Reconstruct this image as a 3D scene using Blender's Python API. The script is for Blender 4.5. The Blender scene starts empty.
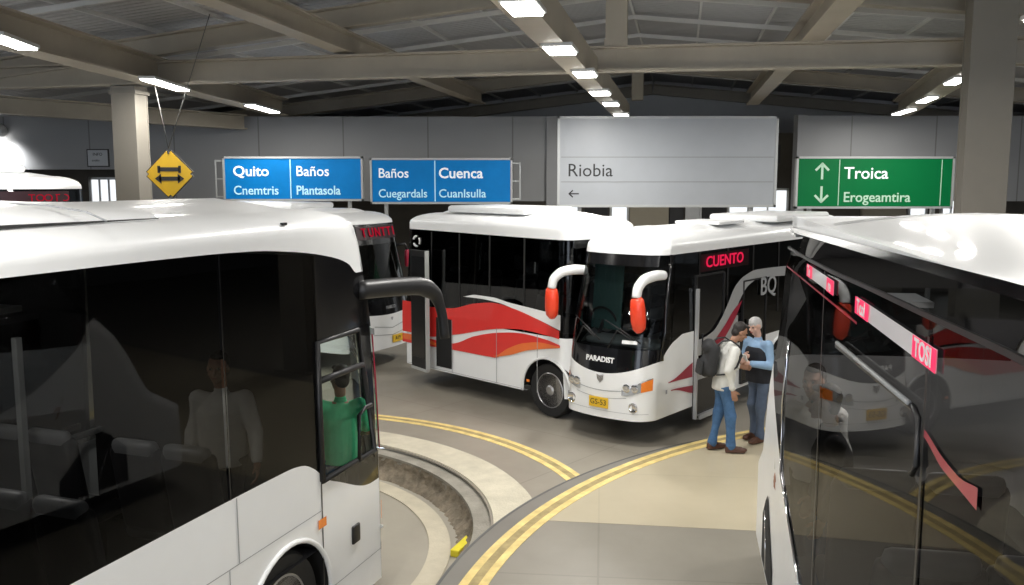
import bpy, bmesh, math, random
from math import sin, cos, pi, sqrt, atan2, radians
from mathutils import Vector, Matrix, Euler
random.seed(4)
SC = bpy.context.scene
COL = SC.collection
# ------------------------------------------------------------------ materials
def newmat(name):
    m = bpy.data.materials.new(name); m.use_nodes = True
    nt = m.node_tree; nt.nodes.clear()
    out = nt.nodes.new('ShaderNodeOutputMaterial')
    return m, nt, out
def pbr(name, col, rough=.5, metal=0., coat=0., spec=.5, noise=0., nscale=6., bump=0., bscale=40., emit=None, estr=0., ndark=None):
    m, nt, out = newmat(name)
    b = nt.nodes.new('ShaderNodeBsdfPrincipled')
    b.inputs['Base Color'].default_value = (*col, 1); b.inputs['Roughness'].default_value = rough
    b.inputs['Metallic'].default_value = metal; b.inputs['Coat Weight'].default_value = coat
    b.inputs['Coat Roughness'].default_value = .04
    b.inputs['Specular IOR Level'].default_value = spec
    tc = nt.nodes.new('ShaderNodeTexCoord')
    if noise or True:
        n = nt.nodes.new('ShaderNodeTexNoise'); n.inputs['Scale'].default_value = nscale
        n.inputs['Detail'].default_value = 6; n.inputs['Roughness'].default_value = .6
        nt.links.new(tc.outputs['Object'], n.inputs['Vector'])
        r = nt.nodes.new('ShaderNodeMapRange')
        r.inputs['From Min'].default_value = .3; r.inputs['From Max'].default_value = .7
        nz = noise if noise else .03
        r.inputs['To Min'].default_value = 1 - nz; r.inputs['To Max'].default_value = 1 + nz * .5
        nt.links.new(n.outputs['Fac'], r.inputs['Value'])
        mx = nt.nodes.new('ShaderNodeVectorMath'); mx.operation = 'SCALE'
        mx.inputs[0].default_value = col
        nt.links.new(r.outputs[0], mx.inputs['Scale'])
        nt.links.new(mx.outputs[0], b.inputs['Base Color'])
    if bump:
        n2 = nt.nodes.new('ShaderNodeTexNoise'); n2.inputs['Scale'].default_value = bscale
        n2.inputs['Detail'].default_value = 4
        nt.links.new(tc.outputs['Object'], n2.inputs['Vector'])
        bp = nt.nodes.new('ShaderNodeBump'); bp.inputs['Strength'].default_value = bump; bp.inputs['Distance'].default_value = .02
        nt.links.new(n2.outputs['Fac'], bp.inputs['Height']); nt.links.new(bp.outputs[0], b.inputs['Normal'])
    if emit:
        b.inputs['Emission Color'].default_value = (*emit, 1); b.inputs['Emission Strength'].default_value = estr
    nt.links.new(b.outputs[0], out.inputs[0])
    return m
def glass(name, tint, refl=1.0, ior=1.5, rough=.02):
    """tinted pane: clear transmission by the tint plus a Fresnel mirror coat"""
    m, nt, out = newmat(name)
    t = nt.nodes.new('ShaderNodeBsdfTransparent'); t.inputs[0].default_value = (*tint, 1)
    g = nt.nodes.new('ShaderNodeBsdfGlossy'); g.inputs['Roughness'].default_value = rough
    g.inputs['Color'].default_value = (refl, refl, refl, 1)
    f = nt.nodes.new('ShaderNodeFresnel'); f.inputs['IOR'].default_value = ior
    mix = nt.nodes.new('ShaderNodeMixShader')
    nt.links.new(f.outputs[0], mix.inputs[0]); nt.links.new(t.outputs[0], mix.inputs[1]); nt.links.new(g.outputs[0], mix.inputs[2])
    nt.links.new(mix.outputs[0], out.inputs[0])
    return m
def emitm(name, col, s):
    m, nt, out = newmat(name)
    e = nt.nodes.new('ShaderNodeEmission'); e.inputs[0].default_value = (*col, 1); e.inputs[1].default_value = s
    nt.links.new(e.outputs[0], out.inputs[0]); return m
M = {}
M['white'] = pbr('white_coach_paint', (.84, .85, .85), .38, coat=.25, noise=.03, nscale=1.5)
M['silver'] = pbr('silver_coach_paint', (.50, .51, .52), .3, metal=.3, coat=.5)
M['cream'] = pbr('pale_warm_coach_paint', (.66, .63, .58), .3, coat=.5)
M['black'] = pbr('black_gloss_panel', (.006, .006, .007), .12, coat=.4)
M['blackmat'] = pbr('black_plastic', (.013, .013, .014), .42)
M['rubber'] = pbr('black_rubber', (.012, .012, .012), .7, noise=.2, nscale=30)
M['under'] = pbr('underbody_black', (.008, .008, .008), .9)
M['red'] = pbr('red_decal', (.72, .035, .03), .35, coat=.4)
M['crimson'] = pbr('crimson_decal', (.33, .008, .035), .35, coat=.4)
M['orange'] = pbr('orange_decal', (.80, .17, .04), .35, coat=.4)
M['mirror_red'] = pbr('mirror_red', (.85, .06, .02), .3, coat=.5)
M['chrome'] = pbr('chrome', (.8, .8, .82), .08, metal=1.)
M['steel'] = pbr('wheel_steel', (.42, .42, .43), .35, metal=.8)
M['amber'] = pbr('amber_lens', (.85, .22, .02), .2, coat=.5)
M['lens'] = pbr('clear_lens', (.5, .52, .54), .08, metal=.5, coat=1.)
M['plate'] = pbr('yellow_plate', (.80, .50, .03), .4)
M['dark_text'] = pbr('dark_lettering', (.02, .02, .02), .5)
M['white_text'] = pbr('white_lettering', (.85, .86, .86), .5)
M['grey_text'] = pbr('grey_lettering', (.35, .36, .37), .4)
M['led'] = emitm('red_led', (1., .02, .09), .75)
M['led_dim'] = emitm('dim_red_led', (1., .02, .07), .33)
M['led_panel'] = pbr('pink_led_panel', (.6, .02, .1), .4, emit=(1, .03, .13), estr=.55)
M['led_white'] = pbr('pale_display_panel', (.62, .61, .62), .35, coat=.3, emit=(.9,.9,.95), estr=.08)
M['led_box'] = pbr('led_box_black', (.02, .003, .006), .3)
M['g_dark'] = glass('dark_tinted_glass', (.09, .095, .10), .95, 1.5)
M['g_mid'] = glass('grey_tinted_glass', (.36, .39, .39), .9, 1.45)
M['g_tint'] = glass('smoked_glass', (.23, .235, .24), .6, 1.42)
M['g_side'] = glass('dark_side_glass', (.30, .30, .31), .36, 1.36)
M['g_far'] = glass('dark_far_glass', (.085, .09, .095), .6, 1.36)
M['g_clear'] = glass('clear_glass', (.90, .96, .93), .8, 1.3)
M['g_blue'] = pbr('blue_grey_roof_glass', (.035, .045, .055), .16, coat=.15, spec=.35)
M['seat'] = pbr('grey_leather', (.30, .31, .32), .35, noise=.1)
M['seat_dark'] = pbr('dark_leather', (.035, .035, .04), .4)
M['cabin'] = pbr('cabin_dark', (.03, .03, .033), .7)
M['cabin_teal'] = pbr('cabin_curtain_teal', (.10, .22, .21), .8)
M['cabin_light'] = pbr('cabin_pale_trim', (.4, .42, .42), .6)
M['skin'] = pbr('skin_brown', (.36, .19, .12), .55, noise=.06)
M['skin_pale'] = pbr('skin_pale', (.58, .36, .28), .55, noise=.06)
M['hair'] = pbr('dark_hair', (.018, .013, .011), .6, noise=.3, nscale=60, bump=.4)
M['hair_grey'] = pbr('grey_hair', (.42, .41, .40), .7, noise=.2, nscale=60, bump=.4)
M['shirt_w'] = pbr('white_cotton', (.66, .66, .62), .85, noise=.08, nscale=9, bump=.35, bscale=18)
M['shirt_g'] = pbr('green_cotton', (.09, .66, .33), .85, noise=.08, nscale=9, bump=.25, bscale=18)
M['shirt_b'] = pbr('blue_cotton', (.24, .37, .54), .85, noise=.1, nscale=9, bump=.35, bscale=18)
M['denim'] = pbr('blue_denim', (.065, .15, .30), .9, noise=.3, nscale=10, bump=.35, bscale=22)
M['denim_grey'] = pbr('grey_blue_cloth', (.09, .12, .18), .9, noise=.2, nscale=10, bump=.3, bscale=22)
M['vest'] = pbr('black_vest_cloth', (.012, .013, .018), .85)
M['bag'] = pbr('charcoal_nylon', (.022, .023, .025), .7, noise=.25, nscale=12, bump=.3)
M['shoe'] = pbr('brown_leather', (.085, .035, .02), .5)
M['sole'] = pbr('dark_sole', (.02, .015, .012), .8)
M['pink'] = pbr('pink_cloth', (.6, .05, .09), .8)
M['paper'] = pbr('paper_white', (.8, .8, .78), .8)
M['beam'] = pbr('beige_painted_steel', (.36, .32, .255), .55, noise=.12, nscale=1.3)
M['column'] = pbr('beige_column_paint', (.215, .197, .165), .6, noise=.08, nscale=1.2)
M['purlin'] = pbr('galvanised_purlin', (.62, .62, .60), .5)
M['wallp'] = None
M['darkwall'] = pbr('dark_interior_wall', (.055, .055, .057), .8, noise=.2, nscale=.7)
M['brownwall'] = pbr('brown_recess_wall', (.10, .09, .075), .8, noise=.2, nscale=.7)  # one even dark brown for the recess wall
M['beigewall'] = pbr('beige_kiosk_wall', (.40, .36, .28), .8)
M['trim_w'] = pbr('white_door_paint', (.72, .73, .73), .5)
M['winlit'] = emitm('daylit_window', (.93, .97, 1.), 1.1)
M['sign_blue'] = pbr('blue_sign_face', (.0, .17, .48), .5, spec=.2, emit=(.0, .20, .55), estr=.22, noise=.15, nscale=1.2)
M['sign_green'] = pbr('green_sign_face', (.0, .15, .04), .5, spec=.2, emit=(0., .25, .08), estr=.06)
M['sign_white'] = pbr('pale_board_face', (.42, .44, .465), .4, noise=.06, nscale=.8)
M['sign_frame'] = pbr('grey_sign_frame', (.50, .51, .50), .45, metal=.3)
M['sign_back'] = pbr('grey_sign_back', (.30, .31, .31), .5)
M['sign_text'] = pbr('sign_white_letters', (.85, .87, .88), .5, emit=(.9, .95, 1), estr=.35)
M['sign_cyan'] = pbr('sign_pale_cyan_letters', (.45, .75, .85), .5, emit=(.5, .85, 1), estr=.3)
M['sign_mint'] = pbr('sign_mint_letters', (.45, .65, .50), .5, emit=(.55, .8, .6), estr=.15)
M['yellow'] = pbr('yellow_sign_face', (.66, .40, .012), .45, noise=.1, nscale=4)
M['yline'] = pbr('yellow_road_paint', (.80, .62, .24), .7, noise=.28, nscale=5, bump=.1)
M['ydull'] = pbr('worn_yellow_paint', (.42, .33, .15), .75, noise=.35, nscale=6)
M['ybright'] = pbr('bright_yellow_paint', (.80, .68, .03), .6, noise=.1)
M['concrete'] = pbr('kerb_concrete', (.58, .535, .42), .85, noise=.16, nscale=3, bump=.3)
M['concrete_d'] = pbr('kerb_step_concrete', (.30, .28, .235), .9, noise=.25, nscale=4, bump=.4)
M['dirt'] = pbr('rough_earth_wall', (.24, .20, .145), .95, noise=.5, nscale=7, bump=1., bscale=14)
M['ringc'] = pbr('pale_ring_concrete', (.52, .47, .36), .85, noise=.15, nscale=3, bump=.2)
M['lamp'] = emitm('lamp_tube', (1., .985, .95), 16.)
M['lamp_body'] = pbr('lamp_housing', (.55, .55, .54), .4)
M['cable'] = pbr('grey_cable', (.11, .11, .105), .6)
def concrete(name, c1, c2, joint=None, scale=.35, rough=.45, jx=3., jy=3., rot=0.):
    m, nt, out = newmat(name)
    b = nt.nodes.new('ShaderNodeBsdfPrincipled'); b.inputs['Roughness'].default_value = rough
    tc = nt.nodes.new('ShaderNodeTexCoord')
    n = nt.nodes.new('ShaderNodeTexNoise'); n.inputs['Scale'].default_value = scale; n.inputs['Detail'].default_value = 8; n.inputs['Roughness'].default_value = .6
    nt.links.new(tc.outputs['Object'], n.inputs['Vector'])
    cr = nt.nodes.new('ShaderNodeValToRGB'); cr.color_ramp.elements[0].position = .35; cr.color_ramp.elements[1].position = .65
    cr.color_ramp.elements[0].color = (*c1, 1); cr.color_ramp.elements[1].color = (*c2, 1)
    nt.links.new(n.outputs['Fac'], cr.inputs[0])
    col = cr.outputs[0]
    if joint:
        mp = nt.nodes.new('ShaderNodeMapping'); mp.inputs['Rotation'].default_value = (0, 0, rot)
        nt.links.new(tc.outputs['Object'], mp.inputs[0])
        bk = nt.nodes.new('ShaderNodeTexBrick'); bk.offset = 0
        bk.inputs['Scale'].default_value = 1; bk.inputs['Brick Width'].default_value = jx; bk.inputs['Row Height'].default_value = jy
        bk.inputs['Mortar Size'].default_value = .012; bk.inputs['Mortar Smooth'].default_value = .3
        bk.inputs['Color1'].default_value = (1, 1, 1, 1); bk.inputs['Color2'].default_value = (.95, .95, .95, 1); bk.inputs['Mortar'].default_value = (joint, joint, joint, 1)
        nt.links.new(mp.outputs[0], bk.inputs['Vector'])
        mx = nt.nodes.new('ShaderNodeMix'); mx.data_type = 'RGBA'; mx.blend_type = 'MULTIPLY'; mx.inputs[0].default_value = 1
        nt.links.new(col, mx.inputs[6]); nt.links.new(bk.outputs['Color'], mx.inputs[7]); col = mx.outputs[2]
    nt.links.new(col, b.inputs['Base Color'])
    n2 = nt.nodes.new('ShaderNodeTexNoise'); n2.inputs['Scale'].default_value = 2.2; n2.inputs['Detail'].default_value = 5
    nt.links.new(tc.outputs['Object'], n2.inputs['Vector'])
    mr = nt.nodes.new('ShaderNodeMapRange'); mr.inputs['To Min'].default_value = rough - .1; mr.inputs['To Max'].default_value = rough + .12
    nt.links.new(n2.outputs['Fac'], mr.inputs['Value']); nt.links.new(mr.outputs[0], b.inputs['Roughness'])
    nt.links.new(b.outputs[0], out.inputs[0]); return m
M['road'] = concrete('grey_road_concrete', (.25, .228, .185), (.33, .302, .25), .8, .3, .42, 3.4, 3.4, .7)
M['plat'] = concrete('dark_platform_concrete', (.225, .208, .17), (.285, .263, .215), .82, .4, .45, 2.6, 4., .1)
M['band'] = concrete('grey_platform_band', (.185, .176, .155), (.225, .214, .188), None, .6, .45)
M['beige'] = concrete('beige_platform_floor', (.46, .405, .285), (.55, .485, .35), .88, .35, .33, 3.2, 2.2, .1)
M['lower'] = concrete('lower_lane_concrete', (.30, .275, .225), (.38, .35, .285), None, .5, .55)
def panelwall():
    m, nt, out = newmat('grey_wall_cladding')
    b = nt.nodes.new('ShaderNodeBsdfPrincipled'); b.inputs['Roughness'].default_value = .55
    tc = nt.nodes.new('ShaderNodeTexCoord'); sp = nt.nodes.new('ShaderNodeSeparateXYZ'); nt.links.new(tc.outputs['Object'], sp.inputs[0])
    md = nt.nodes.new('ShaderNodeMath'); md.operation = 'FRACT'
    dv = nt.nodes.new('ShaderNodeMath'); dv.operation = 'DIVIDE'; dv.inputs[1].default_value = 2.4
    nt.links.new(sp.outputs[0], dv.inputs[0]); nt.links.new(dv.outputs[0], md.inputs[0])
    lt = nt.nodes.new('ShaderNodeMath'); lt.operation = 'LESS_THAN'; lt.inputs[1].default_value = .015
    nt.links.new(md.outputs[0], lt.inputs[0])
    n = nt.nodes.new('ShaderNodeTexNoise'); n.inputs['Scale'].default_value = .5; nt.links.new(tc.outputs['Object'], n.inputs['Vector'])
    cr = nt.nodes.new('ShaderNodeValToRGB'); cr.color_ramp.elements[0].color = (.24, .245, .25, 1); cr.color_ramp.elements[1].color = (.31, .315, .32, 1)
    nt.links.new(n.outputs['Fac'], cr.inputs[0])
    mx = nt.nodes.new('ShaderNodeMix'); mx.data_type = 'RGBA'; nt.links.new(lt.outputs[0], mx.inputs[0]); nt.links.new(cr.outputs[0], mx.inputs[6]); mx.inputs[7].default_value = (.16, .16, .16, 1)
    nt.links.new(mx.outputs[2], b.inputs['Base Color']); nt.links.new(b.outputs[0], out.inputs[0]); return m
M['wallp'] = panelwall()
M['gable'] = pbr('pale_gable_wall', (.62, .62, .62), .7, noise=.08, nscale=.6)
def roofmat():
    m, nt, out = newmat('corrugated_roof_sheet')
    b = nt.nodes.new('ShaderNodeBsdfPrincipled'); b.inputs['Roughness'].default_value = .5; b.inputs['Metallic'].default_value = .0
    tc = nt.nodes.new('ShaderNodeTexCoord')
    w = nt.nodes.new('ShaderNodeTexWave'); w.wave_type = 'BANDS'; w.bands_direction = 'Y'; w.inputs['Scale'].default_value = 1.6; w.inputs['Distortion'].default_value = 0
    nt.links.new(tc.outputs['Object'], w.inputs['Vector'])
    bp = nt.nodes.new('ShaderNodeBump'); bp.inputs['Strength'].default_value = .8; bp.inputs['Distance'].default_value = .05
    nt.links.new(w.outputs['Fac'], bp.inputs['Height']); nt.links.new(bp.outputs[0], b.inputs['Normal'])
    n = nt.nodes.new('ShaderNodeTexNoise'); n.inputs['Scale'].default_value = .4; n.inputs['Detail'].default_value = 5; nt.links.new(tc.outputs['Object'], n.inputs['Vector'])
    cr = nt.nodes.new('ShaderNodeValToRGB'); cr.color_ramp.elements[0].color = (.34, .34, .35, 1); cr.color_ramp.elements[1].color = (.48, .48, .49, 1)
    nt.links.new(n.outputs['Fac'], cr.inputs[0]); nt.links.new(cr.outputs[0], b.inputs['Base Color'])
    nt.links.new(b.outputs[0], out.inputs[0]); return m
M['roof'] = roofmat()
# ------------------------------------------------------------------ helpers
def link(name, me, mats, parent=None, smooth=False):
    o = bpy.data.objects.new(name, me); COL.objects.link(o)
    for m in (mats if isinstance(mats, (list, tuple)) else [mats]): me.materials.append(m)
    if parent: o.parent = parent
    if smooth:
        for p in me.polygons: p.use_smooth = True
    return o
def fin(name, bm, mats, parent=None, smooth=False, sharp=None):
    me = bpy.data.meshes.new(name); bm.normal_update(); bm.to_mesh(me); bm.free()
    o = link(name, me, mats, parent, smooth)
    if smooth and sharp: me.set_sharp_from_angle(angle=radians(sharp))
    return o
def thing(name, label, cat, loc=(0, 0, 0), rz=0., group=None):
    o = bpy.data.objects.new(name, None); COL.objects.link(o); o.empty_display_size = .2
    o.location = loc; o.rotation_euler = (0, 0, rz); return tag(o, label, cat, group)
def tag(o, label, cat, group=None):
    o['label'] = label; o['category'] = cat
    if group: o['group'] = group
    return o
def struct(o): o['kind'] = 'structure'; return o
def quadbox(bm, c, s, rot=None, bev=0., mi=0):
    n0 = len(bm.faces)
    r = bmesh.ops.create_cube(bm, size=1.)
    mt = Matrix.Translation(c) @ (rot.to_4x4() if rot else Matrix()) @ Matrix.Diagonal((*s, 1))
    bmesh.ops.transform(bm, matrix=mt, verts=r['verts'])
    if bev:
        es = list({e for v in r['verts'] for e in v.link_edges})
        bmesh.ops.bevel(bm, geom=es, offset=bev, segments=2, affect='EDGES', profile=.5)
    if mi:
        bm.faces.ensure_lookup_table()
        for f in bm.faces[n0:]: f.material_index = mi
def box(name, c, s, m, parent=None, rot=None, bev=0.):
    bm = bmesh.new(); quadbox(bm, c, s, rot, bev); return fin(name, bm, m, parent)
def tube(bm, pts, r, n=10, flat=1., caps=True, up=(0, 0, 1)):
    """swept tube; r scalar or per-point list; flat squeezes along 'up'"""
    P = [Vector(p) for p in pts]; R = r if isinstance(r, (list, tuple)) else [r] * len(P)
    rings = []; prevx = None
    for i, p in enumerate(P):
        t = (P[min(i + 1, len(P) - 1)] - P[max(i - 1, 0)]).normalized()
        u = Vector(up)
        if abs(t.dot(u)) > .95: u = Vector((1, 0, 0)) if prevx is None else prevx
        x = t.cross(u).normalized(); y = x.cross(t).normalized()
        if prevx is not None and x.dot(prevx) < 0: x = -x; y = -y
        prevx = x
        rings.append([bm.verts.new(p + (x * cos(a) + y * sin(a) * flat) * R[i]) for a in [2 * pi * k / n for k in range(n)]])
    for a, b in zip(rings, rings[1:]):
        for k in range(n): bm.faces.new((a[k], a[(k + 1) % n], b[(k + 1) % n], b[k]))
    if caps:
        bm.faces.new(rings[0][::-1]); bm.faces.new(rings[-1])
    return rings
def lathe(bm, prof, axis='y', c=(0, 0, 0), n=36):
    """prof: list of (radius, height along axis)"""
    rings = []
    for r, h in prof:
        ring = []
        for k in range(n):
            a = 2 * pi * k / n
            if axis == 'y': v = (c[0] + r * cos(a), c[1] + h, c[2] + r * sin(a))
            elif axis == 'z': v = (c[0] + r * cos(a), c[1] + r * sin(a), c[2] + h)
            else: v = (c[0] + h, c[1] + r * cos(a), c[2] + r * sin(a))
            ring.append(bm.verts.new(v))
        rings.append(ring)
    for a, b in zip(rings, rings[1:]):
        for k in range(n): bm.faces.new((a[k], a[(k + 1) % n], b[(k + 1) % n], b[k]))
    for ring in (rings[0], rings[-1]):
        try: bm.faces.new(ring)
        except ValueError: pass
def smooth(a, b, x):
    t = min(1, max(0, (x - a) / (b - a))); return t * t * (3 - 2 * t)
def table(pts):
    """smooth-ish interpolation through (x, y) pairs (monotone cubic-like cosine blend = Catmull)"""
    xs = [p[0] for p in pts]; ys = [p[1] for p in pts]
    def f(x):
        if x <= xs[0]: return ys[0]
        if x >= xs[-1]: return ys[-1]
        i = max(k for k in range(len(xs) - 1) if xs[k] <= x)
        h = xs[i + 1] - xs[i]; t = (x - xs[i]) / h
        def sl(k):
            if k <= 0 or k >= len(xs) - 1: return 0. if k >= len(xs) - 1 else (ys[1] - ys[0]) / (xs[1] - xs[0])
            a = (ys[k] - ys[k - 1]) / (xs[k] - xs[k - 1]); b = (ys[k + 1] - ys[k]) / (xs[k + 1] - xs[k])
            return 0. if a * b <= 0 else 2 * a * b / (a + b)
        m0, m1 = sl(i) * h, sl(i + 1) * h
        return (2*t**3-3*t*t+1)*ys[i] + (t**3-2*t*t+t)*m0 + (-2*t**3+3*t*t)*ys[i+1] + (t**3-t*t)*m1
    return f
def lin(pts):
    def f(x):
        if x <= pts[0][0]: return pts[0][1]
        for a, b in zip(pts, pts[1:]):
            if x <= b[0]: return a[1] + (b[1] - a[1]) * (x - a[0]) / (b[0] - a[0])
        return pts[-1][1]
    return f
def text(name, s, size, m, parent, pos, right, up, extr=.002, bold=0., align='CENTER', sx=1.):
    cu = bpy.data.curves.new(name, 'FONT'); cu.body = s; cu.size = size; cu.extrude = extr; cu.offset = bold
    cu.align_x = align; cu.align_y = 'CENTER'; cu.resolution_u = 3
    cu.materials.append(m)
    tmp = bpy.data.objects.new(name, cu); COL.objects.link(tmp)
    dg = bpy.context.evaluated_depsgraph_get(); dg.update()
    me = bpy.data.meshes.new_from_object(tmp.evaluated_get(dg)); bpy.data.objects.remove(tmp); bpy.data.curves.remove(cu)
    me.materials.clear(); me.materials.append(m); me.name = name
    o = bpy.data.objects.new(name, me); COL.objects.link(o); o.parent = parent
    r = Vector(right).normalized(); u = Vector(up).normalized(); n = r.cross(u)
    mt = Matrix((( r.x * sx, u.x, n.x, pos[0]), (r.y * sx, u.y, n.y, pos[1]), (r.z * sx, u.z, n.z, pos[2]), (0, 0, 0, 1)))
    o.matrix_local = mt
    return o
def polyslab(name, pts, z0, z1, m, parent=None, mside=None):
    """filled polygon (concave allowed), thickness z0..z1"""
    bm = bmesh.new()
    vs = [bm.verts.new((x, y, z1)) for x, y in pts]
    es = [bm.edges.new((vs[i], vs[(i + 1) % len(vs)])) for i in range(len(vs))]
    bmesh.ops.triangle_fill(bm, use_beauty=True, use_dissolve=False, edges=es, normal=(0, 0, 1))
    bmesh.ops.recalc_face_normals(bm, faces=bm.faces)
    if bm.faces and sum(f.normal.z for f in bm.faces) < 0: bmesh.ops.reverse_faces(bm, faces=bm.faces)
    if z0 < z1:
        lo = [bm.verts.new((x, y, z0)) for x, y in pts]
        A = sum(pts[i][0] * pts[(i + 1) % len(pts)][1] - pts[(i + 1) % len(pts)][0] * pts[i][1] for i in range(len(pts)))
        for i in range(len(pts)):
            j = (i + 1) % len(pts)
            f = bm.faces.new((vs[i], lo[i], lo[j], vs[j]) if A > 0 else (vs[j], lo[j], lo[i], vs[i]))
            if mside: f.material_index = 1
    return fin(name, bm, [m, mside] if mside else m, parent)
# sight lines of the photograph: where a picture point lands on a real plane
PT = math.atan(112.5 / 900); CP, SP_ = cos(PT), sin(PT); EYE = Vector((0, 0, 3.7))
def ray(px, py):
    dx = (px - 512) / 900; dz = -(py - 292.5) / 900
    return Vector((dx, CP + dz * SP_, -SP_ + dz * CP))
def at_y(px, py, y): d = ray(px, py); return EYE + d * (y / d.y)
def at_z(px, py, z): d = ray(px, py); return EYE + d * ((z - 3.7) / d.z)
# ------------------------------------------------------------------ coach shell
class Coach:
    """local frame: x forward (0 at the front face, -Ln at the rear), y to its left, z up from its ground"""
    def __init__(s, name, label, front, heading, z0, Ln, W, bottom=.36, belt=None, top=None, rake=((0, 0), (9, 0)),
                 zedge=2.8, crown=3.1, rf=.42, rr=.3, bow=.12, tum=.03, wheels=(), wr=.46, group=None, redge=.38, rx=1.1):
        s.rx = rx
        h = Vector((*heading[:2], 0)).normalized(); s.h = h
        s.root = thing(name, label, 'bus', (front[0], front[1], z0), atan2(h.y, h.x), group)
        s.Ln, s.W, s.bottom, s.zedge, s.crown, s.bow, s.tum = Ln, W, bottom, zedge, crown, bow, tum
        s.belt, s.top = belt, top; s.rake = table(list(rake)); s.wheels = wheels; s.wr = wr; s.redge = redge
        s.plan(rf, rr)
    def plan(s, rf, rr):
        Ln, W = s.Ln, s.W; P = []
        def arc(cx, cy, r, a0, a1, n=12):
            for k in range(n + 1):
                a = radians(a0 + (a1 - a0) * k / n); P.append((cx + r * cos(a), cy + r * sin(a)))
        def seg(a, b, step):
            d = sqrt((b[0] - a[0]) ** 2 + (b[1] - a[1]) ** 2); n = max(1, int(d / step))
            for k in range(1, n): P.append((a[0] + (b[0] - a[0]) * k / n, a[1] + (b[1] - a[1]) * k / n))
        w = W / 2
        # counter-clockwise seen from above: right side (y=-w) rear -> front, then the front, the left side, the rear
        arc(-Ln + rr, -w + rr, rr, 180, 270); seg((-Ln + rr, -w), (-rf, -w), .05)
        arc(-rf, -w + rf, rf, 270, 360); seg((0, -w + rf), (0, w - rf), .06)
        arc(-rf, w - rf, rf, 0, 90); seg((-rf, w), (-Ln + rr, w), .05)
        arc(-Ln + rr, w - rr, rr, 90, 180); seg((-Ln, w - rr), (-Ln, -w + rr), .08)
        s.P = P; n = len(P); s.N = []
        for i in range(n):
            a, b = P[i - 1], P[(i + 1) % n]; t = Vector((b[0] - a[0], b[1] - a[1])).normalized(); s.N.append((t.y, -t.x))
    def shift(s, x, y, z):
        w = s.W / 2
        xx = x - s.rake(z) * smooth(-s.rx, 0, x) - s.bow * (y / w) ** 2 * smooth(-.6, -.1, x)
        yy = y * (1 - s.tum * smooth(s.bottom + .8, s.zedge, z))
        return (xx, yy, z)
    def pt(s, i, z, off=0.):
        x, y = s.P[i]; nx, ny = s.N[i]; return s.shift(x + nx * off, y + ny * off, z)
    def side(s, i):
        nx, ny = s.N[i]
        if abs(ny) > .7: return 'L' if ny > 0 else 'R'
        return 'F' if nx > 0 else 'B'
    def grid(s, bm, idx, lo, hi, rows, off=0., closed=False, mi=0):
        """strip over perimeter indices between lo(i) and hi(i)"""
        cols = []
        for i in idx:
            a, b = lo(i), hi(i)
            cols.append([bm.verts.new(s.pt(i, a + (b - a) * r / rows, off)) for r in range(rows + 1)])
        m = len(cols); rng = range(m if closed else m - 1)
        for k in rng:
            A, B = cols[k], cols[(k + 1) % m]
            for r in range(rows):
                if (A[r].co - A[r + 1].co).length < 1e-4 and (B[r].co - B[r + 1].co).length < 1e-4: continue
                f = bm.faces.new((A[r], B[r], B[r + 1], A[r + 1])); f.material_index = mi
        return cols
    def body(s, m, roofm=None, both=True):
        n = len(s.P); bm = bmesh.new()
        def bot(i):
            z = s.bottom; x, y = s.P[i]
            if abs(s.N[i][1]) > .9:
                for wx in s.wheels:
                    d = abs(x - wx); R = s.wr + .09
                    if d < R: z = max(z, s.wr + sqrt(R * R - d * d) * 1.0)
            return z
        s.grid(bm, range(n), lambda i: max(bot(i), 0), lambda i: s.belt(*s.P[i], s.side(i)), 8, 0, True)
        s.grid(bm, range(n), lambda i: s.top(*s.P[i], s.side(i)), lambda i: s.zedge, 3, 0, True)
        # rounded cant rail and roof cap
        prev = [bm.verts.new(s.pt(i, s.zedge)) for i in range(n)]
        w = s.W / 2; zr = s.crown - .08
        def ringat(d, z, f=0.):
            out = []
            for i in range(n):
                x, y = s.P[i]; nx, ny = s.N[i]; px, py, _ = s.shift(x, y, s.zedge)
                px = -s.Ln / 2 + (px + s.Ln / 2) * (1 - d * (1.5 if px > -s.Ln / 2 else 1.) / (s.Ln / 2)); py *= 1 - d / w
                sxp = min(max(px, -s.Ln + w), -w * .9)
                px += (sxp - px) * f; py += (0 - py) * f
                out.append(bm.verts.new((px, py, z)))
            return out
        rings = [(s.redge * (1 - cos(a)), s.zedge + (zr - s.zedge) * sin(a), 0) for a in [pi / 2 * k / 7 for k in range(1, 8)]]
        rings += [(s.redge, zr + .08 * (1 - (1 - f) ** 2), f) for f in (.12, .3, .5, .75, .999)]
        for d, z, f in rings:
            cur = ringat(d, z, f)
            for i in range(n):
                j = (i + 1) % n
                fc = bm.faces.new((prev[i], prev[j], cur[j], cur[i]))
            prev = cur
        bmesh.ops.remove_doubles(bm, verts=bm.verts, dist=.0008)
        return fin('body', bm, m, s.root, True, 35)
    def idx(s, test):
        """run of perimeter indices (in order) whose point passes test(x, y, side)"""
        n = len(s.P); ok = [test(*s.P[i], s.side(i)) for i in range(n)]
        if all(ok): return list(range(n))
        st = next((i for i in range(n) if ok[i] and not ok[i - 1]), None); out = []
        if st is None: return []
        k = st
        while ok[k % n]: out.append(k % n); k += 1
        return out
    def pane(s, name, m, test, lo=None, hi=None, off=0., rows=6, parent=None, trim=0):
        ids = s.idx(test)
        if len(ids) < 2: return None
        bm = bmesh.new()
        s.grid(bm, ids, lo or (lambda i: s.belt(*s.P[i], s.side(i))), hi or (lambda i: s.top(*s.P[i], s.side(i))), rows, off)
        return fin(name, bm, m, parent or s.root, True, 50)
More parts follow.
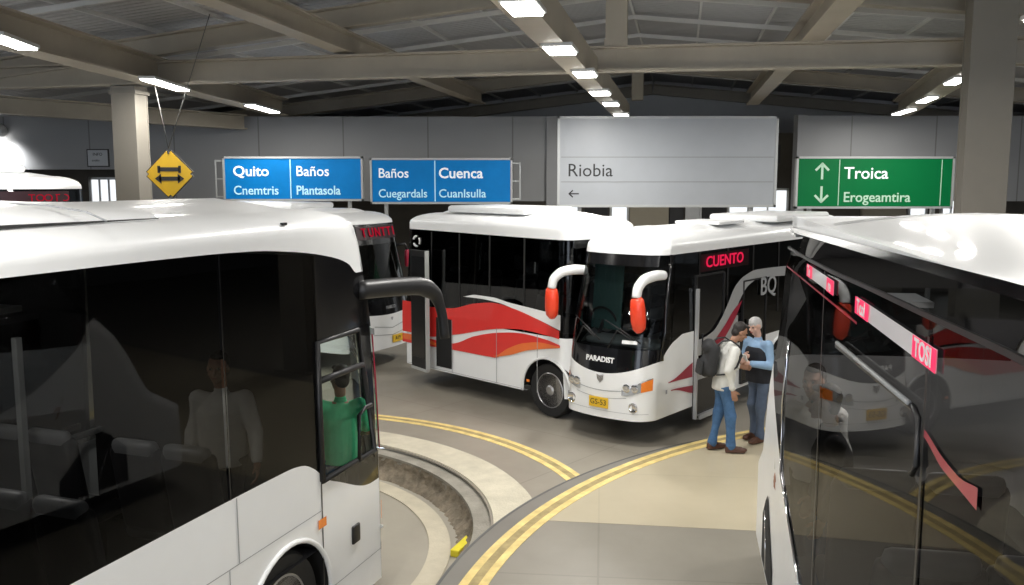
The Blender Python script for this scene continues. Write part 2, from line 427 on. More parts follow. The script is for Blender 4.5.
    def uv(s, sd, px, py):
        """(x, z) on the side plane seen at a picture point"""
        sg = 1 if sd == 'L' else -1; h = s.h; l = Vector((-h.y, h.x, 0)) * sg; P0 = s.root.location + l * s.W / 2
        d = ray(px, py); t = (P0 - EYE).dot(l) / d.dot(l); q = EYE + d * t - s.root.location
        return (q.x * h.x + q.y * h.y, q.z)
    def curve(s, sd, pts, zoom=None):
        f = (lambda p: (380 + p[0] * .4784, 190 + p[1] * .4786)) if zoom == 'm' else (lambda p: p)
        return table(sorted(s.uv(sd, *f(p)) for p in pts))
    def sp(s, sd, u, z, off=0.):
        """surface point: sd 'L'/'R' -> u = x ; 'F' -> u = y"""
        w = s.W / 2
        if sd == 'L': x, y, nx, ny = u, w, 0, 1
        elif sd == 'R': x, y, nx, ny = u, -w, 0, -1
        else:
            i = min((i for i in range(len(s.P)) if s.P[i][0] > -.6), key=lambda i: abs(s.P[i][1] - u))
            j = i + 1 if s.P[i + 1][1] > s.P[i][1] else i - 1
            a, b = s.P[i], s.P[j]; t = 0 if abs(b[1] - a[1]) < 1e-6 else (u - a[1]) / (b[1] - a[1]); t = max(-1, min(1, t))
            x, y = a[0] + (b[0] - a[0]) * t, u; nx, ny = s.N[i]
        return Vector(s.shift(x + nx * off, y + ny * off, z))
    def decal(s, name, m, sd, u0, u1, lo, hi, n=40, off=.006, parent=None, rows=2, thick=.0):
        bm = bmesh.new(); lo_ = lo if callable(lo) else (lambda u: lo); hi_ = hi if callable(hi) else (lambda u: hi)
        cols = []
        for k in range(n + 1):
            u = u0 + (u1 - u0) * k / n; a, b = lo_(u), hi_(u)
            if b < a: b = a + 1e-4
            cols.append([bm.verts.new(s.sp(sd, u, a + (b - a) * r / rows, off)) for r in range(rows + 1)])
        for A, B in zip(cols, cols[1:]):
            for r in range(rows): bm.faces.new((A[r], B[r], B[r + 1], A[r + 1]))
        if thick:
            bm.normal_update()
            bmesh.ops.solidify(bm, geom=list(bm.faces), thickness=thick)
        bmesh.ops.recalc_face_normals(bm, faces=bm.faces)
        return fin(name, bm, m, parent or s.root, True, 40)
    def underbody(s, zfloor=1.0):
        box('chassis', (-s.Ln / 2, 0, (s.bottom + .82) / 2), (s.Ln - .9, s.W - .95, .82 - s.bottom + .1), M['under'], s.root)
        bm = bmesh.new()
        ids = range(len(s.P))
        vs = [bm.verts.new((*Vector(s.pt(i, zfloor, -.03)).xy, zfloor)) for i in ids]
        bm.faces.new(vs)
        v2 = [bm.verts.new((*Vector(s.pt(i, zfloor, -.03)).xy, s.bottom + .02)) for i in ids if not any(False for _ in ())]
        # inner skirt stays dark behind the arches
        f2 = bm.faces.new(v2)
        bmesh.ops.delete(bm, geom=[f2], context='FACES_ONLY')
        bmesh.ops.delete(bm, geom=v2, context='VERTS')
        fin('cabin_floor', bm, M['cabin'], s.root)
    def wheel(s, x, sd, steer=0.):
        w = s.W / 2; sg = 1 if sd == 'L' else -1; r = s.wr
        y0 = sg * (w - .06)
        bm = bmesh.new()
        lathe(bm, [(r * .62, -.26 * sg), (r * .93, -.27 * sg), (r, -.23 * sg), (r, -.05 * sg), (r * .95, -.01 * sg), (r * .8, .0), (r * .64, -.02 * sg)], 'y', (x, y0, r), 48)
        t = fin('wheel', bm, M['rubber'], s.root, True, 40)
        bm = bmesh.new()
        lathe(bm, [(r * .66, -.02 * sg), (r * .63, -.01 * sg), (r * .57, -.05 * sg), (r * .45, -.11 * sg), (r * .3, -.07 * sg), (r * .22, -.03 * sg), (r * .13, .0), (.001, .0)], 'y', (x, y0, r), 40)
        fin('rim', bm, M['steel'], t, True, 35)
        bm = bmesh.new()
        for k in range(10):
            a = 2 * pi * k / 10
            lathe(bm, [(.02, -.06 * sg), (.02, -.035 * sg), (.001, -.03 * sg)], 'y', (x + r * .26 * cos(a), y0, r + r * .26 * sin(a)), 8)
            lathe(bm, [(.028, -.075 * sg), (.028, -.066 * sg), (.001, -.066 * sg)], 'y', (x + r * .46 * cos(a + .3), y0 , r + r * .46 * sin(a + .3)), 10)
        fin('wheel_nuts', bm, M['blackmat'], t, True, 35)
        # wheel well lining
        bm = bmesh.new(); R = s.wr + .10; n = 20; A = []; B = []
        for k in range(n + 1):
            a = pi * k / n; px, pz = x + R * cos(a), s.wr + R * sin(a)
            A.append(bm.verts.new((px, sg * (w - .03), pz))); B.append(bm.verts.new((px, sg * (w - .5), pz)))
        for k in range(n): bm.faces.new((A[k], A[k + 1], B[k + 1], B[k]))
        fin('wheel_well', bm, M['under'], s.root, True, 60)
        # arch lip
        bm = bmesh.new(); pts = []
        for k in range(25):
            a = radians(-8 + 196 * k / 24); pts.append((x + R * .985 * cos(a), sg * (w + .004), max(s.bottom, s.wr + R * .985 * sin(a))))
        tube(bm, pts, .022, 8, up=(0, 1, 0)); fin('wheel_arch_trim', bm, M['white'], s.root, True)
def run(c, sd, x0, x1): return lambda x, y, q: (y > 0) == (sd == 'L') and abs(y) > c.W / 2 - .001 and x0 <= x <= x1

# ------------------------------------------------------------------ camera
cam = bpy.data.objects.new('camera', bpy.data.cameras.new('camera')); COL.objects.link(cam)
cam.location = (0, 0, 3.7); cam.rotation_euler = (radians(90) - math.atan(112.5 / 900), 0, 0)
cam.data.sensor_width = 36; cam.data.lens = 900 / 1024 * 36; cam.data.clip_end = 300
SC.camera = cam

# ------------------------------------------------------------------ ground
ZL = -.32
CX, CY = -3.75, 9.3
def arcpts(cx, cy, r, a0, a1, n): return [(cx + r * cos(radians(a0 + (a1 - a0) * k / n)), cy + r * sin(radians(a0 + (a1 - a0) * k / n))) for k in range(n + 1)]
arc_in = arcpts(CX, CY, 3.52, -25, 190, 90)
floor_poly = [(-45, -14), (-9.5, -14)] + arc_in[::-1] + [(-.2, -14), (45, -14), (45, 42), (-45, 42)]
struct(polyslab('floor', floor_poly, -.02, 0., M['road']))
struct(polyslab('floor_lower_lane', [(-9.6, -14), (.6, -14), (.6, 13.2), (-9.6, 13.2)], ZL - .1, ZL, M['lower']))
def ring(name, r0, r1, a0, a1, z0, z1, m, n=90, c=(CX, CY), jit=0.):
    """ring sector; top at z1, both side faces down to z0"""
    bm = bmesh.new(); rows = []
    for k in range(n + 1):
        a = radians(a0 + (a1 - a0) * k / n); cs, sn = cos(a), sin(a); j = random.uniform(-jit, jit)
        rows.append([bm.verts.new((c[0] + r * cs, c[1] + r * sn, z)) for r, z in ((r1, z0), (r1, z1), (r0 + j, z1), (r0 + j * .5, z0))])
    for A, B in zip(rows, rows[1:]):
        for q in range(3): bm.faces.new((A[q], B[q], B[q + 1], A[q + 1]))
    bm.faces.new(rows[0]); bm.faces.new(rows[-1][::-1])
    bmesh.ops.recalc_face_normals(bm, faces=bm.faces)
    return fin(name, bm, m)
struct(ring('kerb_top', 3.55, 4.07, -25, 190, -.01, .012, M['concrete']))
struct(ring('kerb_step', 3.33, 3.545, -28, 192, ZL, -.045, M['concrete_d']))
# kerb joints
# rough earth face under the step
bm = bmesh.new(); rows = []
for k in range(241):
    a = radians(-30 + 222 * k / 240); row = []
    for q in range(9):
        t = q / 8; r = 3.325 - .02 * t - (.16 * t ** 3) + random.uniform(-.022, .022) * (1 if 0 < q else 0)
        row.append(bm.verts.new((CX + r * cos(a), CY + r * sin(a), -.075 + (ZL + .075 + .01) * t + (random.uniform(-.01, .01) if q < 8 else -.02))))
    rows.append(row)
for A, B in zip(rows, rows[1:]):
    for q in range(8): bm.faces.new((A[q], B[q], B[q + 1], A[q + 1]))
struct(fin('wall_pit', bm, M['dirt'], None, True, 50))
struct(ring('path_ring', 2.84, 3.08, -40, 200, ZL - .02, ZL + .012, M['ringc']))
for rr in ((4.665, 4.745), (4.835, 4.915)):
    struct(ring('road_marking', rr[0], rr[1], -12, 120, -.005, .006, M['yline'], 90))
struct(ring('road_marking', 4.735, 4.845, -12, 120, -.005, .0045, M['ydull'], 90))
# platform
PE = arcpts(6.39, 6.19, 7.27, 182, 92, 60)
plat = PE + [(6.6, 13.46), (30, 13.46), (30, -13), (-.88, -13)]
struct(polyslab('floor_platform', plat, ZL, .04, M['band'], None, M['concrete_d']))
def inner(off0, off1):
    """yellow-line circle offset"""
    return
LC, LR = (7.46, 5.69), 8.09
inn = arcpts(LC[0], LC[1], LR - .02, 186, 115, 50)
inn = [p for p in inn if p[1] < 12.74]
beige = [p for p in inn if p[1] > 9.4]
struct(polyslab('floor_beige', [(beige[0][0] - .0, 9.36)] + beige + [(5.2, 13.2), (29, 13.2), (29, 5.6)], .035, .046, M['beige']))
dk = [p for p in inn if p[1] <= 9.36]
struct(polyslab('floor_dark', [(dk[0][0], -12.9)] + dk + [(beige[0][0], 9.355), (29, 5.595), (29, -12.9)], .035, .045, M['plat']))
struct(ring('road_marking', LR - .055, LR + .055, 112, 240, .036, .0485, M['ydull'], 120, LC))
struct(ring('trim_platform_edge', 7.235, 7.262, 92, 182, .03, .042, M['cable'], 90, (6.39, 6.19)))
for r0, r1 in ((LR - .13, LR - .045), (LR + .045, LR + .13)):
    struct(ring('road_marking', r0, r1, 112, 240, .036, .050, M['yline'], 120, LC))
bm = bmesh.new(); a = at_z(478, 535, ZL + .05); b = at_z(459, 553, ZL + .05)
quadbox(bm, ((a.x + b.x) / 2 - .05, (a.y + b.y) / 2 - .0, ZL + .04), (.10, (a.xy - b.xy).length, .08), Matrix.Rotation(atan2(b.x - a.x, a.y - b.y), 3, 'Z'), .01)
tag(fin('kerb_marker', bm, M['ybright']), 'short bright yellow painted kerb block in the sunken lane beside the grey platform edge', 'kerb block')

# ------------------------------------------------------------------ building frame (local x = across, y = along)
BR = -math.atan(.187); BC, BS = cos(BR), sin(BR)
def bw(v, u): return (v * BC - u * BS, v * BS + u * BC)
tn = [0]
def trimname(): tn[0] += 1; return 'trim_%d' % tn[0]
def ibeam(p0, p1, w, h, m, name=None, t=.035, sym=True):
    """I-section beam between two points (bottom centre line), height h"""
    p0, p1 = Vector(p0), Vector(p1); d = p1 - p0; L = d.length; d.normalize()
    x = d.cross(Vector((0, 0, 1))).normalized(); up = x.cross(d)
    prof = [(-w/2, 0), (w/2, 0), (w/2, t), (w*.13, t*1.3), (w*.13, h - t*1.3), (w/2, h - t), (w/2, h), (-w/2, h), (-w/2, h - t), (-w*.13, h - t*1.3), (-w*.13, t*1.3), (-w/2, t)]
    bm = bmesh.new(); R = []
    for p in (p0, p1): R.append([bm.verts.new(p + x * a + up * b) for a, b in prof])
    for k in range(12): bm.faces.new((R[0][k], R[0][(k+1) % 12], R[1][(k+1) % 12], R[1][k]))
    bm.faces.new(R[0]); bm.faces.new(R[1][::-1]); bmesh.ops.recalc_face_normals(bm, faces=bm.faces)
    return struct(fin(name or trimname(), bm, m))
def rbeam(p0, p1, w, h, m, name=None):
    p0, p1 = Vector(p0), Vector(p1); d = (p1 - p0); L = d.length; d.normalize(); x = d.cross(Vector((0, 0, 1))).normalized(); up = x.cross(d)
    bm = bmesh.new(); R = []
    for p in (p0, p1): R.append([bm.verts.new(p + x * a + up * b) for a, b in ((-w/2, 0), (w/2, 0), (w/2, h), (-w/2, h))])
    for k in range(4): bm.faces.new((R[0][k], R[0][(k+1) % 4], R[1][(k+1) % 4], R[1][k]))
    bm.faces.new(R[0]); bm.faces.new(R[1][::-1]); bmesh.ops.recalc_face_normals(bm, faces=bm.faces)
    return struct(fin(name or trimname(), bm, m))
RV, RZ, RS = -1.14, 7.45, .105      # ridge: across position, height, slope
def rz(v): return RZ - RS * abs(v - RV)
# ceiling: two slopes
bm = bmesh.new()
for v0, v1 in ((-30, RV), (RV, 30)):
    q = [bm.verts.new((*bw(v, u), rz(v))) for v, u in ((v0, -16), (v1, -16), (v1, 40), (v0, 40))]
    f = bm.faces.new(q)
    q2 = [bm.verts.new((v.co.x, v.co.y, v.co.z + .12)) for v in q]; bm.faces.new(q2[::-1])
ceil = fin('ceiling', bm, M['roof']); struct(ceil)
ceil.rotation_euler = (0, 0, BR)
ceil.data.transform(Matrix.Rotation(-BR, 4, 'Z'))
# purlins: along the building and rafters across
for k in range(-9, 10):
    v = RV + k * 1.45
    rbeam((*bw(v, -14), rz(v) - .07), (*bw(v, 36), rz(v) - .07), .05, .07, M['purlin'])
for u in (2.5, 5.2, 7.9, 10.6, 13.2, 18.4, 21, 23.6, 26.2, 28.8, 31.4):
    for v0, v1 in ((-22, RV), (RV, 20)):
        rbeam((*bw(v0, u), rz(v0) - .16), (*bw(v1, u), rz(v1) - .16), .06, .09, M['purlin'])
# main rafters with the portal frames
for u in (-7.5, 4.1, 15.75, 27.4, 35.):
    for v0, v1 in ((-24, RV), (RV, 20)):
        ibeam((*bw(v0, u), rz(v0) - .55), (*bw(v1, u), rz(v1) - .55), .24, .38, M['beam'])
UC = 15.75
ibeam((*bw(-24, UC), 5.40), (*bw(RV, UC), 5.53), .30, .42, M['beam'])
ibeam((*bw(RV, UC), 5.53), (*bw(20, UC), 5.44), .30, .42, M['beam'])
# central king post and a far one
bm = bmesh.new(); quadbox(bm, (0, 0, 6.42), (.36, .26, 1.0), None, 0)
quadbox(bm, (0, -.135, 5.99), (.40, .03, .14), None, 0)
o = struct(fin(trimname(), bm, M['beam'])); o.location = (*bw(RV + .0, UC), 0); o.rotation_euler.z = BR
bm = bmesh.new(); quadbox(bm, (0, 0, 6.5), (.34, .26, .9), None, 0)
o = struct(fin(trimname(), bm, M['beam'])); o.location = (*bw(RV - .2, 27.4), 0); o.rotation_euler.z = BR
# longitudinal beams
def lbeam(X0, y0, y1, z, w=.3, h=.42, sl=.187): ibeam((X0 + sl * y0, y0, z), (X0 + sl * y1, y1, z), w, h, M['beam'])
rbeam((-1.65 + .187 * -6, -6, 5.36), (-1.65 + .187 * 25.2, 25.2, 5.36), .34, .40, M['beam'])
lbeam(-6.1, -6, 27.5, 5.96, .34, .36); lbeam(2.06, -6, 27.5, 5.93, .36, .40)
ibeam((-7.3, -5, 5.48), (-6.45, 25.5, 5.48), .46, .46, M['beam'])
ibeam((7.84 - .31 * 1.6, 14.3, 5.46), (7.84 + .31 * 9.6, 25.5, 5.46), .44, .44, M['beam'])
ibeam((-15.5, 14.5, 5.2), (-7.5, 25.5, 5.1), .36, .40, M['beam'])
# columns (box core, flanges, foot plate, top bracket)
def column(name, x, y, w, d, H=5.45):
    bm = bmesh.new()
    quadbox(bm, (0, 0, H / 2), (w * .94, d * .8, H)); quadbox(bm, (0, -d * .46, H / 2), (w, d * .08, H), None, .006); quadbox(bm, (0, d * .46, H / 2), (w, d * .08, H), None, .006)
    quadbox(bm, (-w * .45, 0, H / 2), (w * .06, d * .96, H)); quadbox(bm, (w * .45, 0, H / 2), (w * .06, d * .96, H))
    quadbox(bm, (0, 0, .02), (w * 1.5, d * 1.5, .04)); quadbox(bm, (0, 0, H - .12), (w * 1.12, d * 1.12, .06))
    o = struct(fin(name, bm, M['column'])); o.location = (x, y, 0); o.rotation_euler.z = BR
c1 = at_y(132, 150, 17.4); column('column_left', c1[0], c1[1], .50, .42)
c2 = at_y(983, 150, 14.0); column('column_right', c2[0], c2[1], .64, .40, 6.75)
for v in (-10.45, 4.86):
    for u in (4.1, ): pass

# walls
def wallbox(name, x0, x1, y, t, z0, z1, m, rz_=0.):
    bm = bmesh.new(); quadbox(bm, ((x0 + x1) / 2, y, (z0 + z1) / 2), (x1 - x0, t, z1 - z0)); return struct(fin(name, bm, m))
YW = 26.
wallbox('wall_back_left', -34, -8.2, YW, .3, 4.0, 5.48, M['wallp'])
wallbox('wall_back_left_lower', -10.4, -8.2, YW, .3, 0, 4.0, M['wallp'])
wallbox('wall_back_middle', -8.2, .98, YW, .3, 3.1, 5.48, M['wallp'])
wallbox('wall_back_pier', .98, 1.3, YW - .05, .4, 0, 5.48, M['wallp'])
wallbox('wall_back_right', 8.15, 34, YW, .3, 3.1, 5.5, M['wallp'])
wallbox('wall_back_right_pier', 8.05, 8.3, YW - .08, .4, 0, 5.52, M['wallp'])
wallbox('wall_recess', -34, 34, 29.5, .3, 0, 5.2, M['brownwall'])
bm = bmesh.new()   # gable end
g = [(-30, 0), (30, 0), (30, rz(30)), (RV, rz(RV)), (-30, rz(-30))]
f1 = [bm.verts.new((*bw(v, 35.4), z)) for v, z in g]; f2 = [bm.verts.new((*bw(v, 35.7), z)) for v, z in g]
bm.faces.new(f1); bm.faces.new(f2[::-1])
for k in range(5): bm.faces.new((f1[k], f1[(k+1) % 5], f2[(k+1) % 5], f2[k]))
bmesh.ops.recalc_face_normals(bm, faces=bm.faces)
struct(fin('wall_gable', bm, M['gable']))
def sidewall(name, v):
    bm = bmesh.new(); quadbox(bm, (v, 12, 2.2), (.3, 50, 4.4)); o = struct(fin(name, bm, M['wallp'])); o.rotation_euler.z = BR
sidewall('wall_left', -24); sidewall('wall_right', 22)
# doors and windows of the recess behind the back wall openings
nwin = [0]
def window(x0, x1, z0, z1, y, m, fr=.06, mull=1, frame='trim_w'):
    nwin[0] += 1
    bm = bmesh.new(); w = x1 - x0; h = z1 - z0; cx = (x0 + x1) / 2; cz = (z0 + z1) / 2
    for dx in (-w / 2, w / 2): quadbox(bm, (cx + dx, y, cz), (fr, .1, h + fr))
    for dz in (-h / 2, h / 2): quadbox(bm, (cx, y, cz + dz), (w + fr, .1, fr))
    for k in range(1, mull): quadbox(bm, (x0 + w * k / mull, y, cz), (fr * .7, .08, h))
    o = struct(fin('window_%d' % nwin[0], bm, M[frame]))
    bm = bmesh.new(); quadbox(bm, (cx, y + .02, cz), (w - .01, .02, h - .01)); fin('pane', bm, m, o)
for x0, x1, m, mu in ((3.2, 3.75, 'winlit', 1), (5.65, 6.1, 'trim_w', 1), (7.0, 8.9, 'winlit', 3), (12.85, 13.4, 'winlit', 1), (13.9, 14.5, 'winlit', 2), (1.75, 2.2, 'winlit', 1)):
    window(x0, x1, .3, 3.4, 29.25, M[m], .07, mu)
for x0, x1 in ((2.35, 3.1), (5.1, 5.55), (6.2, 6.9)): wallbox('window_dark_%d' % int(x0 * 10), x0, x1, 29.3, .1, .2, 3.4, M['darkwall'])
wallbox('wall_kiosk', 3.8, 5.05, 29.2, .2, 0, 3.5, M['beigewall']); wallbox('wall_kiosk_right', 11.3, 12.7, 29.2, .2, 0, 3.5, M['beigewall'])
window(-13.6, -12.7, 2.2, 3.75, 29.25, M['winlit'], .08, 3); window(-17.5, -15.8, 1.0, 3.6, 29.25, M['winlit'], .08, 3)
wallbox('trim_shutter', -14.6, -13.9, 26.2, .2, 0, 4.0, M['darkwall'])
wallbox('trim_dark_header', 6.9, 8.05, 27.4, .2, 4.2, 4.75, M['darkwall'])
# notice on the back wall
t = thing('wall_notice', 'small white framed notice high on the grey back wall beside the left column', 'notice', (-11.75, YW - .17, 4.32))
box('frame', (0, 0, 0), (.62, .04, .50), M['darkwall'], t); box('sheet', (0, -.022, 0), (.56, .01, .44), M['sign_white'], t)
text('lettering', 'INFO', .12, M['dark_text'], t, (0, -.03, .1), (1, 0, 0), (0, 0, 1)); text('lettering', 'andén', .09, M['dark_text'], t, (-.06, -.03, -.07), (1, 0, 0), (0, 0, 1))

# ------------------------------------------------------------------ lamps
def lamp2(pa, pb, z, w, label, group, power):
    a, b = at_z(*pa, z), at_z(*pb, z); m_ = (a + b) / 2; return lamp(m_.x, m_.y, z, (a - b).length, w, b - a, label, group, power)
def lamp(x, y, z, L, w, dirv, label, group, power=60, kind=0):
    a = atan2(dirv[1], dirv[0])
    t = thing('ceiling_lamp', label, 'lamp', (x, y, z), a, group)
    bm = bmesh.new(); quadbox(bm, (0, 0, .045), (L + .05, w + .06, .05), None, .012); fin('housing', bm, M['lamp_body'], t)
    bm = bmesh.new(); quadbox(bm, (0, 0, .01), (L, w, .03), None, .008); fin('diffuser', bm, M['lamp'], t)
    li = bpy.data.lights.new('lamp_light', 'AREA'); li.shape = 'RECTANGLE'; li.size = L; li.size_y = w; li.energy = power; li.color = (1, .97, .92)
    lo = bpy.data.objects.new('lamp_light', li); COL.objects.link(lo); lo.parent = t; lo.location = (0, 0, -.012)
    return t
LP = 105
d = (.187, 1)
names = ['nearest', 'second', 'third', 'fourth', 'fifth', 'farthest']
for k, (px, py) in enumerate(((523, 8), (560, 50), (585, 74), (600, 93), (611, 104), (621, 115))):
    X, y, _ = at_z(px, py, 5.32)
    lamp(X, y, 5.30, .62, .30 if k % 2 == 0 else .34, d, '%s of the bright square lamps under the central roof beam' % names[k], 'lamps under the central beam', LP)
for k, (pa, pb) in enumerate((((-8, 37), (28, 50)), ((147, 80), (183, 91)), ((250, 106), (275, 113)))):
    n_ = ['long glowing tube lamp under the left girder at the picture edge', 'long glowing tube lamp just right of the left column top', 'long glowing tube lamp on the left girder near the blue signs'][k]
    lamp2(pa, pb, 5.40, .24, n_, 'tube lamps under the left girder', LP)
for k, (pa, pb) in enumerate((((950, 85), (962, 79)), ((921, 103), (933, 98)), ((896, 115), (912, 110)))):
    n_ = ['tube lamp peeking out beside the right column top', 'middle tube lamp between the right column and the green sign', 'farthest tube lamp of the right girder above the green sign'][k]
    lamp2(pa, pb, 5.40, .2, n_, 'tube lamps under the right girder', LP)
for k, (x, y) in enumerate(((-2.2, 3.0), (-2.9, -1.5), (-6.9, 5.5), (-7.1, 0.5), (4.2, 4.5), (5.6, 9.6), (2.9, -0.5))):
    lamp(x, y, 5.3 if k < 2 else 5.4, .9, .26, d, 'lamp under the roof steel over the viewpoint', 'lamps overhead', LP * 1.1)
# wall lamp far left
t = thing('wall_lamp', 'bright round wall lamp glaring on the grey back wall at far left', 'lamp', (-14.45, YW - .2, 5.05))
bm = bmesh.new(); lathe(bm, [(.001, -.30), (.20, -.30), (.24, -.2), (.20, 0), (.001, 0)], 'y', (0, 0, 0), 24); fin('housing', bm, M['lamp_body'], t, True, 40)
bm = bmesh.new(); lathe(bm, [(.001, -.03), (.17, -.03), (.17, 0), (.001, 0)], 'z', (0, -.15, -.22), 24); fin('lens', bm, M['lamp'], t)
li = bpy.data.lights.new('wall_light', 'SPOT'); li.energy = 260; li.spot_size = radians(125); li.spot_blend = .8; li.shadow_soft_size = .15
lo = bpy.data.objects.new('wall_light', li); COL.objects.link(lo); lo.parent = t; lo.location = (0, -.42, -.3); lo.rotation_euler = (radians(38), 0, 0)

# ------------------------------------------------------------------ signs
UPV = (0, 0, 1)
def sign(name, label, x0, x1, z0, z1, y, tilt, face, posts=True, cat='sign', group=None, frame=.05):
    w, h = x1 - x0, z1 - z0
    t = thing(name, label, cat, ((x0 + x1) / 2, y, (z0 + z1) / 2), tilt, group)
    bm = bmesh.new(); quadbox(bm, (0, .05, 0), (w - .01, .10, h - .01)); fin('panel_back', bm, M['sign_back'], t)
    bm = bmesh.new(); quadbox(bm, (0, -.012, 0), (w - .06, .02, h - .06)); fin('face', bm, face, t)
    bm = bmesh.new()
    for dx in (-w / 2, w / 2): quadbox(bm, (dx, .03, 0), (frame, .14, h + frame))
    for dz in (-h / 2, h / 2): quadbox(bm, (0, .03, dz), (w + frame, .14, frame))
    fin('frame', bm, M['sign_frame'], t)
    if posts:
        for dx in (-w * .4, w * .4):
            bm = bmesh.new(); zb = -(z0 + z1) / 2; quadbox(bm, (dx, .15, (zb + h / 2) / 2), (.09, .09, h / 2 - zb)); quadbox(bm, (dx, .15, zb + .01), (.3, .3, .02)); fin('post', bm, M['sign_frame'], t)
    return t, w, h
YS = 23.
def zpx(y): return lambda py: 3.7 + (180 - py) / 900 * y * 1.0
zs = lambda py: at_y(512, py, YS).z; xs = lambda px, y=YS: at_y(px, 170, y).x
b1, w, h = sign('direction_sign', 'blue sign reading Quito and Baños, beside the yellow diamond', xs(224), xs(362), zs(200), zs(157.5), YS, 0, M['sign_blue'], group='blue direction signs')
def T(s_, sz, m, t, fx, fz, w, h, al='LEFT', bold=.004, sx=1.): return text('lettering', s_, sz, m, t, (-w / 2 + fx * w, -.026, h / 2 - fz * h), (1, 0, 0), UPV, .003, bold, al, sx)
T('Quito', .36, M['sign_text'], b1, .065, .33, w, h, bold=.006, sx=1.05); T('Baños', .36, M['sign_text'], b1, .52, .33, w, h, bold=.003, sx=.98)
T('Cnemtɾis'.replace('ɾ', 'r'), .32, M['sign_cyan'], b1, .065, .78, w, h, bold=.003, sx=.95); T('Plantasola', .32, M['sign_cyan'], b1, .52, .78, w, h, bold=.006, sx=.88)
box('divider', (-w / 2 + .482 * w, -.025, 0), (.025, .01, h - .08), M['sign_cyan'], b1)
b2, w, h = sign('direction_sign', 'blue sign reading Baños and Cuenca, beside the tall pale board', xs(371), xs(511.5), zs(203), zs(159), YS, 0, M['sign_blue'], group='blue direction signs')
T('Baños', .34, M['sign_text'], b2, .05, .33, w, h, bold=.003, sx=.95); T('Cuenca', .37, M['sign_text'], b2, .48, .33, w, h, bold=.006, sx=1.)
T('Cuegardals', .30, M['sign_cyan'], b2, .05, .79, w, h, bold=.003, sx=.93); T('Cuanlsulla', .30, M['sign_cyan'], b2, .48, .79, w, h, bold=.003, sx=.98)
box('divider', (-w / 2 + .455 * w, -.025, 0), (.025, .01, h - .08), M['sign_cyan'], b2)
for t, sd, w_ in ((b1, -1, 3.53), (b2, 1, 3.59)):       # side brackets
    bm = bmesh.new(); x = sd * (w_ / 2 + .2)
    quadbox(bm, (x, .02, 0), (.03, .03, .95))
    for dz in (-.45, -.0, .45): quadbox(bm, (sd * (w_ / 2 + .1), .02, dz), (.2, .03, .03))
    fin('side_bracket', bm, M['sign_frame'], t)
YB = 22.; zb = lambda py: at_y(512, py, YB).z; xb = lambda px: xs(px, YB)
wb, w, h = sign('notice_board', 'tall pale grey board with the word Riobia over a small arrow', xb(558.5), xb(775.5), zb(206), zb(117.5), YB, 0, M['sign_white'], cat='board', frame=.06)
for fz in (.445, .725): box('board_seam', (0, -.024, h / 2 - fz * h), (w - .12, .008, .022), M['sign_back'], wb)
T('Riobia', .44, M['dark_text'], wb, .04, .60, w, h, bold=.0, sx=1.)
bm = bmesh.new(); quadbox(bm, (.02, 0, 0), (.24, .006, .03))
quadbox(bm, (-.055, 0, .04), (.13, .006, .03), Matrix.Rotation(radians(-42), 3, 'Y')); quadbox(bm, (-.055, 0, -.04), (.13, .006, .03), Matrix.Rotation(radians(42), 3, 'Y'))
o = fin('arrow', bm, M['dark_text'], wb); o.location = (-w / 2 + .068 * w, -.026, h / 2 - .86 * h)
gs, w, h = sign('direction_sign', 'green sign reading Troica with up and down arrows behind the right column', xb(797), xb(953), zb(207.5), zb(157.5), YB + .0, 0, M['sign_green'], group=None)
T('Troica', .40, M['sign_text'], gs, .30, .32, w, h, bold=.004, sx=1.02); T('Erogeamtira', .34, M['sign_mint'], gs, .30, .80, w, h, bold=.004, sx=.98)
box('divider', (-w / 2 + .27 * w, -.025, 0), (.018, .01, h - .1), M['sign_mint'], gs); box('divider', (-w / 2 + .925 * w, -.025, 0), (.018, .01, h - .1), M['sign_mint'], gs)
for fz, s_ in ((.27, 1), (.74, -1)):
    bm = bmesh.new(); quadbox(bm, (0, 0, -.03), (.055, .008, .34))
    for q in (-1, 1): quadbox(bm, (q * .075, 0, .10), (.055, .008, .24), Matrix.Rotation(radians(-q * 45), 3, 'Y'))
    o = fin('arrow', bm, M['sign_mint'], gs); o.location = (-w / 2 + .16 * w, -.027, h / 2 - fz * h)
    if s_ < 0: o.rotation_euler = (0, pi, 0)
# yellow diamond, hung on two cables
YD = 16.6; zd = lambda py: at_y(512, py, YD).z
dd = thing('diamond_sign', 'yellow diamond sign with black double arrows hanging from two cables', 'sign', (xs(169.5, YD), YD, zd(174)))
R = .475
bm = bmesh.new(); quadbox(bm, (0, .02, 0), (R * 1.414, .03, R * 1.414), Matrix.Rotation(radians(45), 3, 'Y'), .0)
es = [e for e in bm.edges if abs((e.verts[0].co - e.verts[1].co).y) > .02]; bmesh.ops.bevel(bm, geom=es, offset=.06, segments=4, affect='EDGES')
fin('border', bm, M['dark_text'], dd)
bm = bmesh.new(); quadbox(bm, (0, -.002, 0), (R * 1.34, .02, R * 1.34), Matrix.Rotation(radians(45), 3, 'Y'), .0)
es = [e for e in bm.edges if abs((e.verts[0].co - e.verts[1].co).y) > .01]; bmesh.ops.bevel(bm, geom=es, offset=.055, segments=4, affect='EDGES')
fin('plate', bm, M['yellow'], dd)
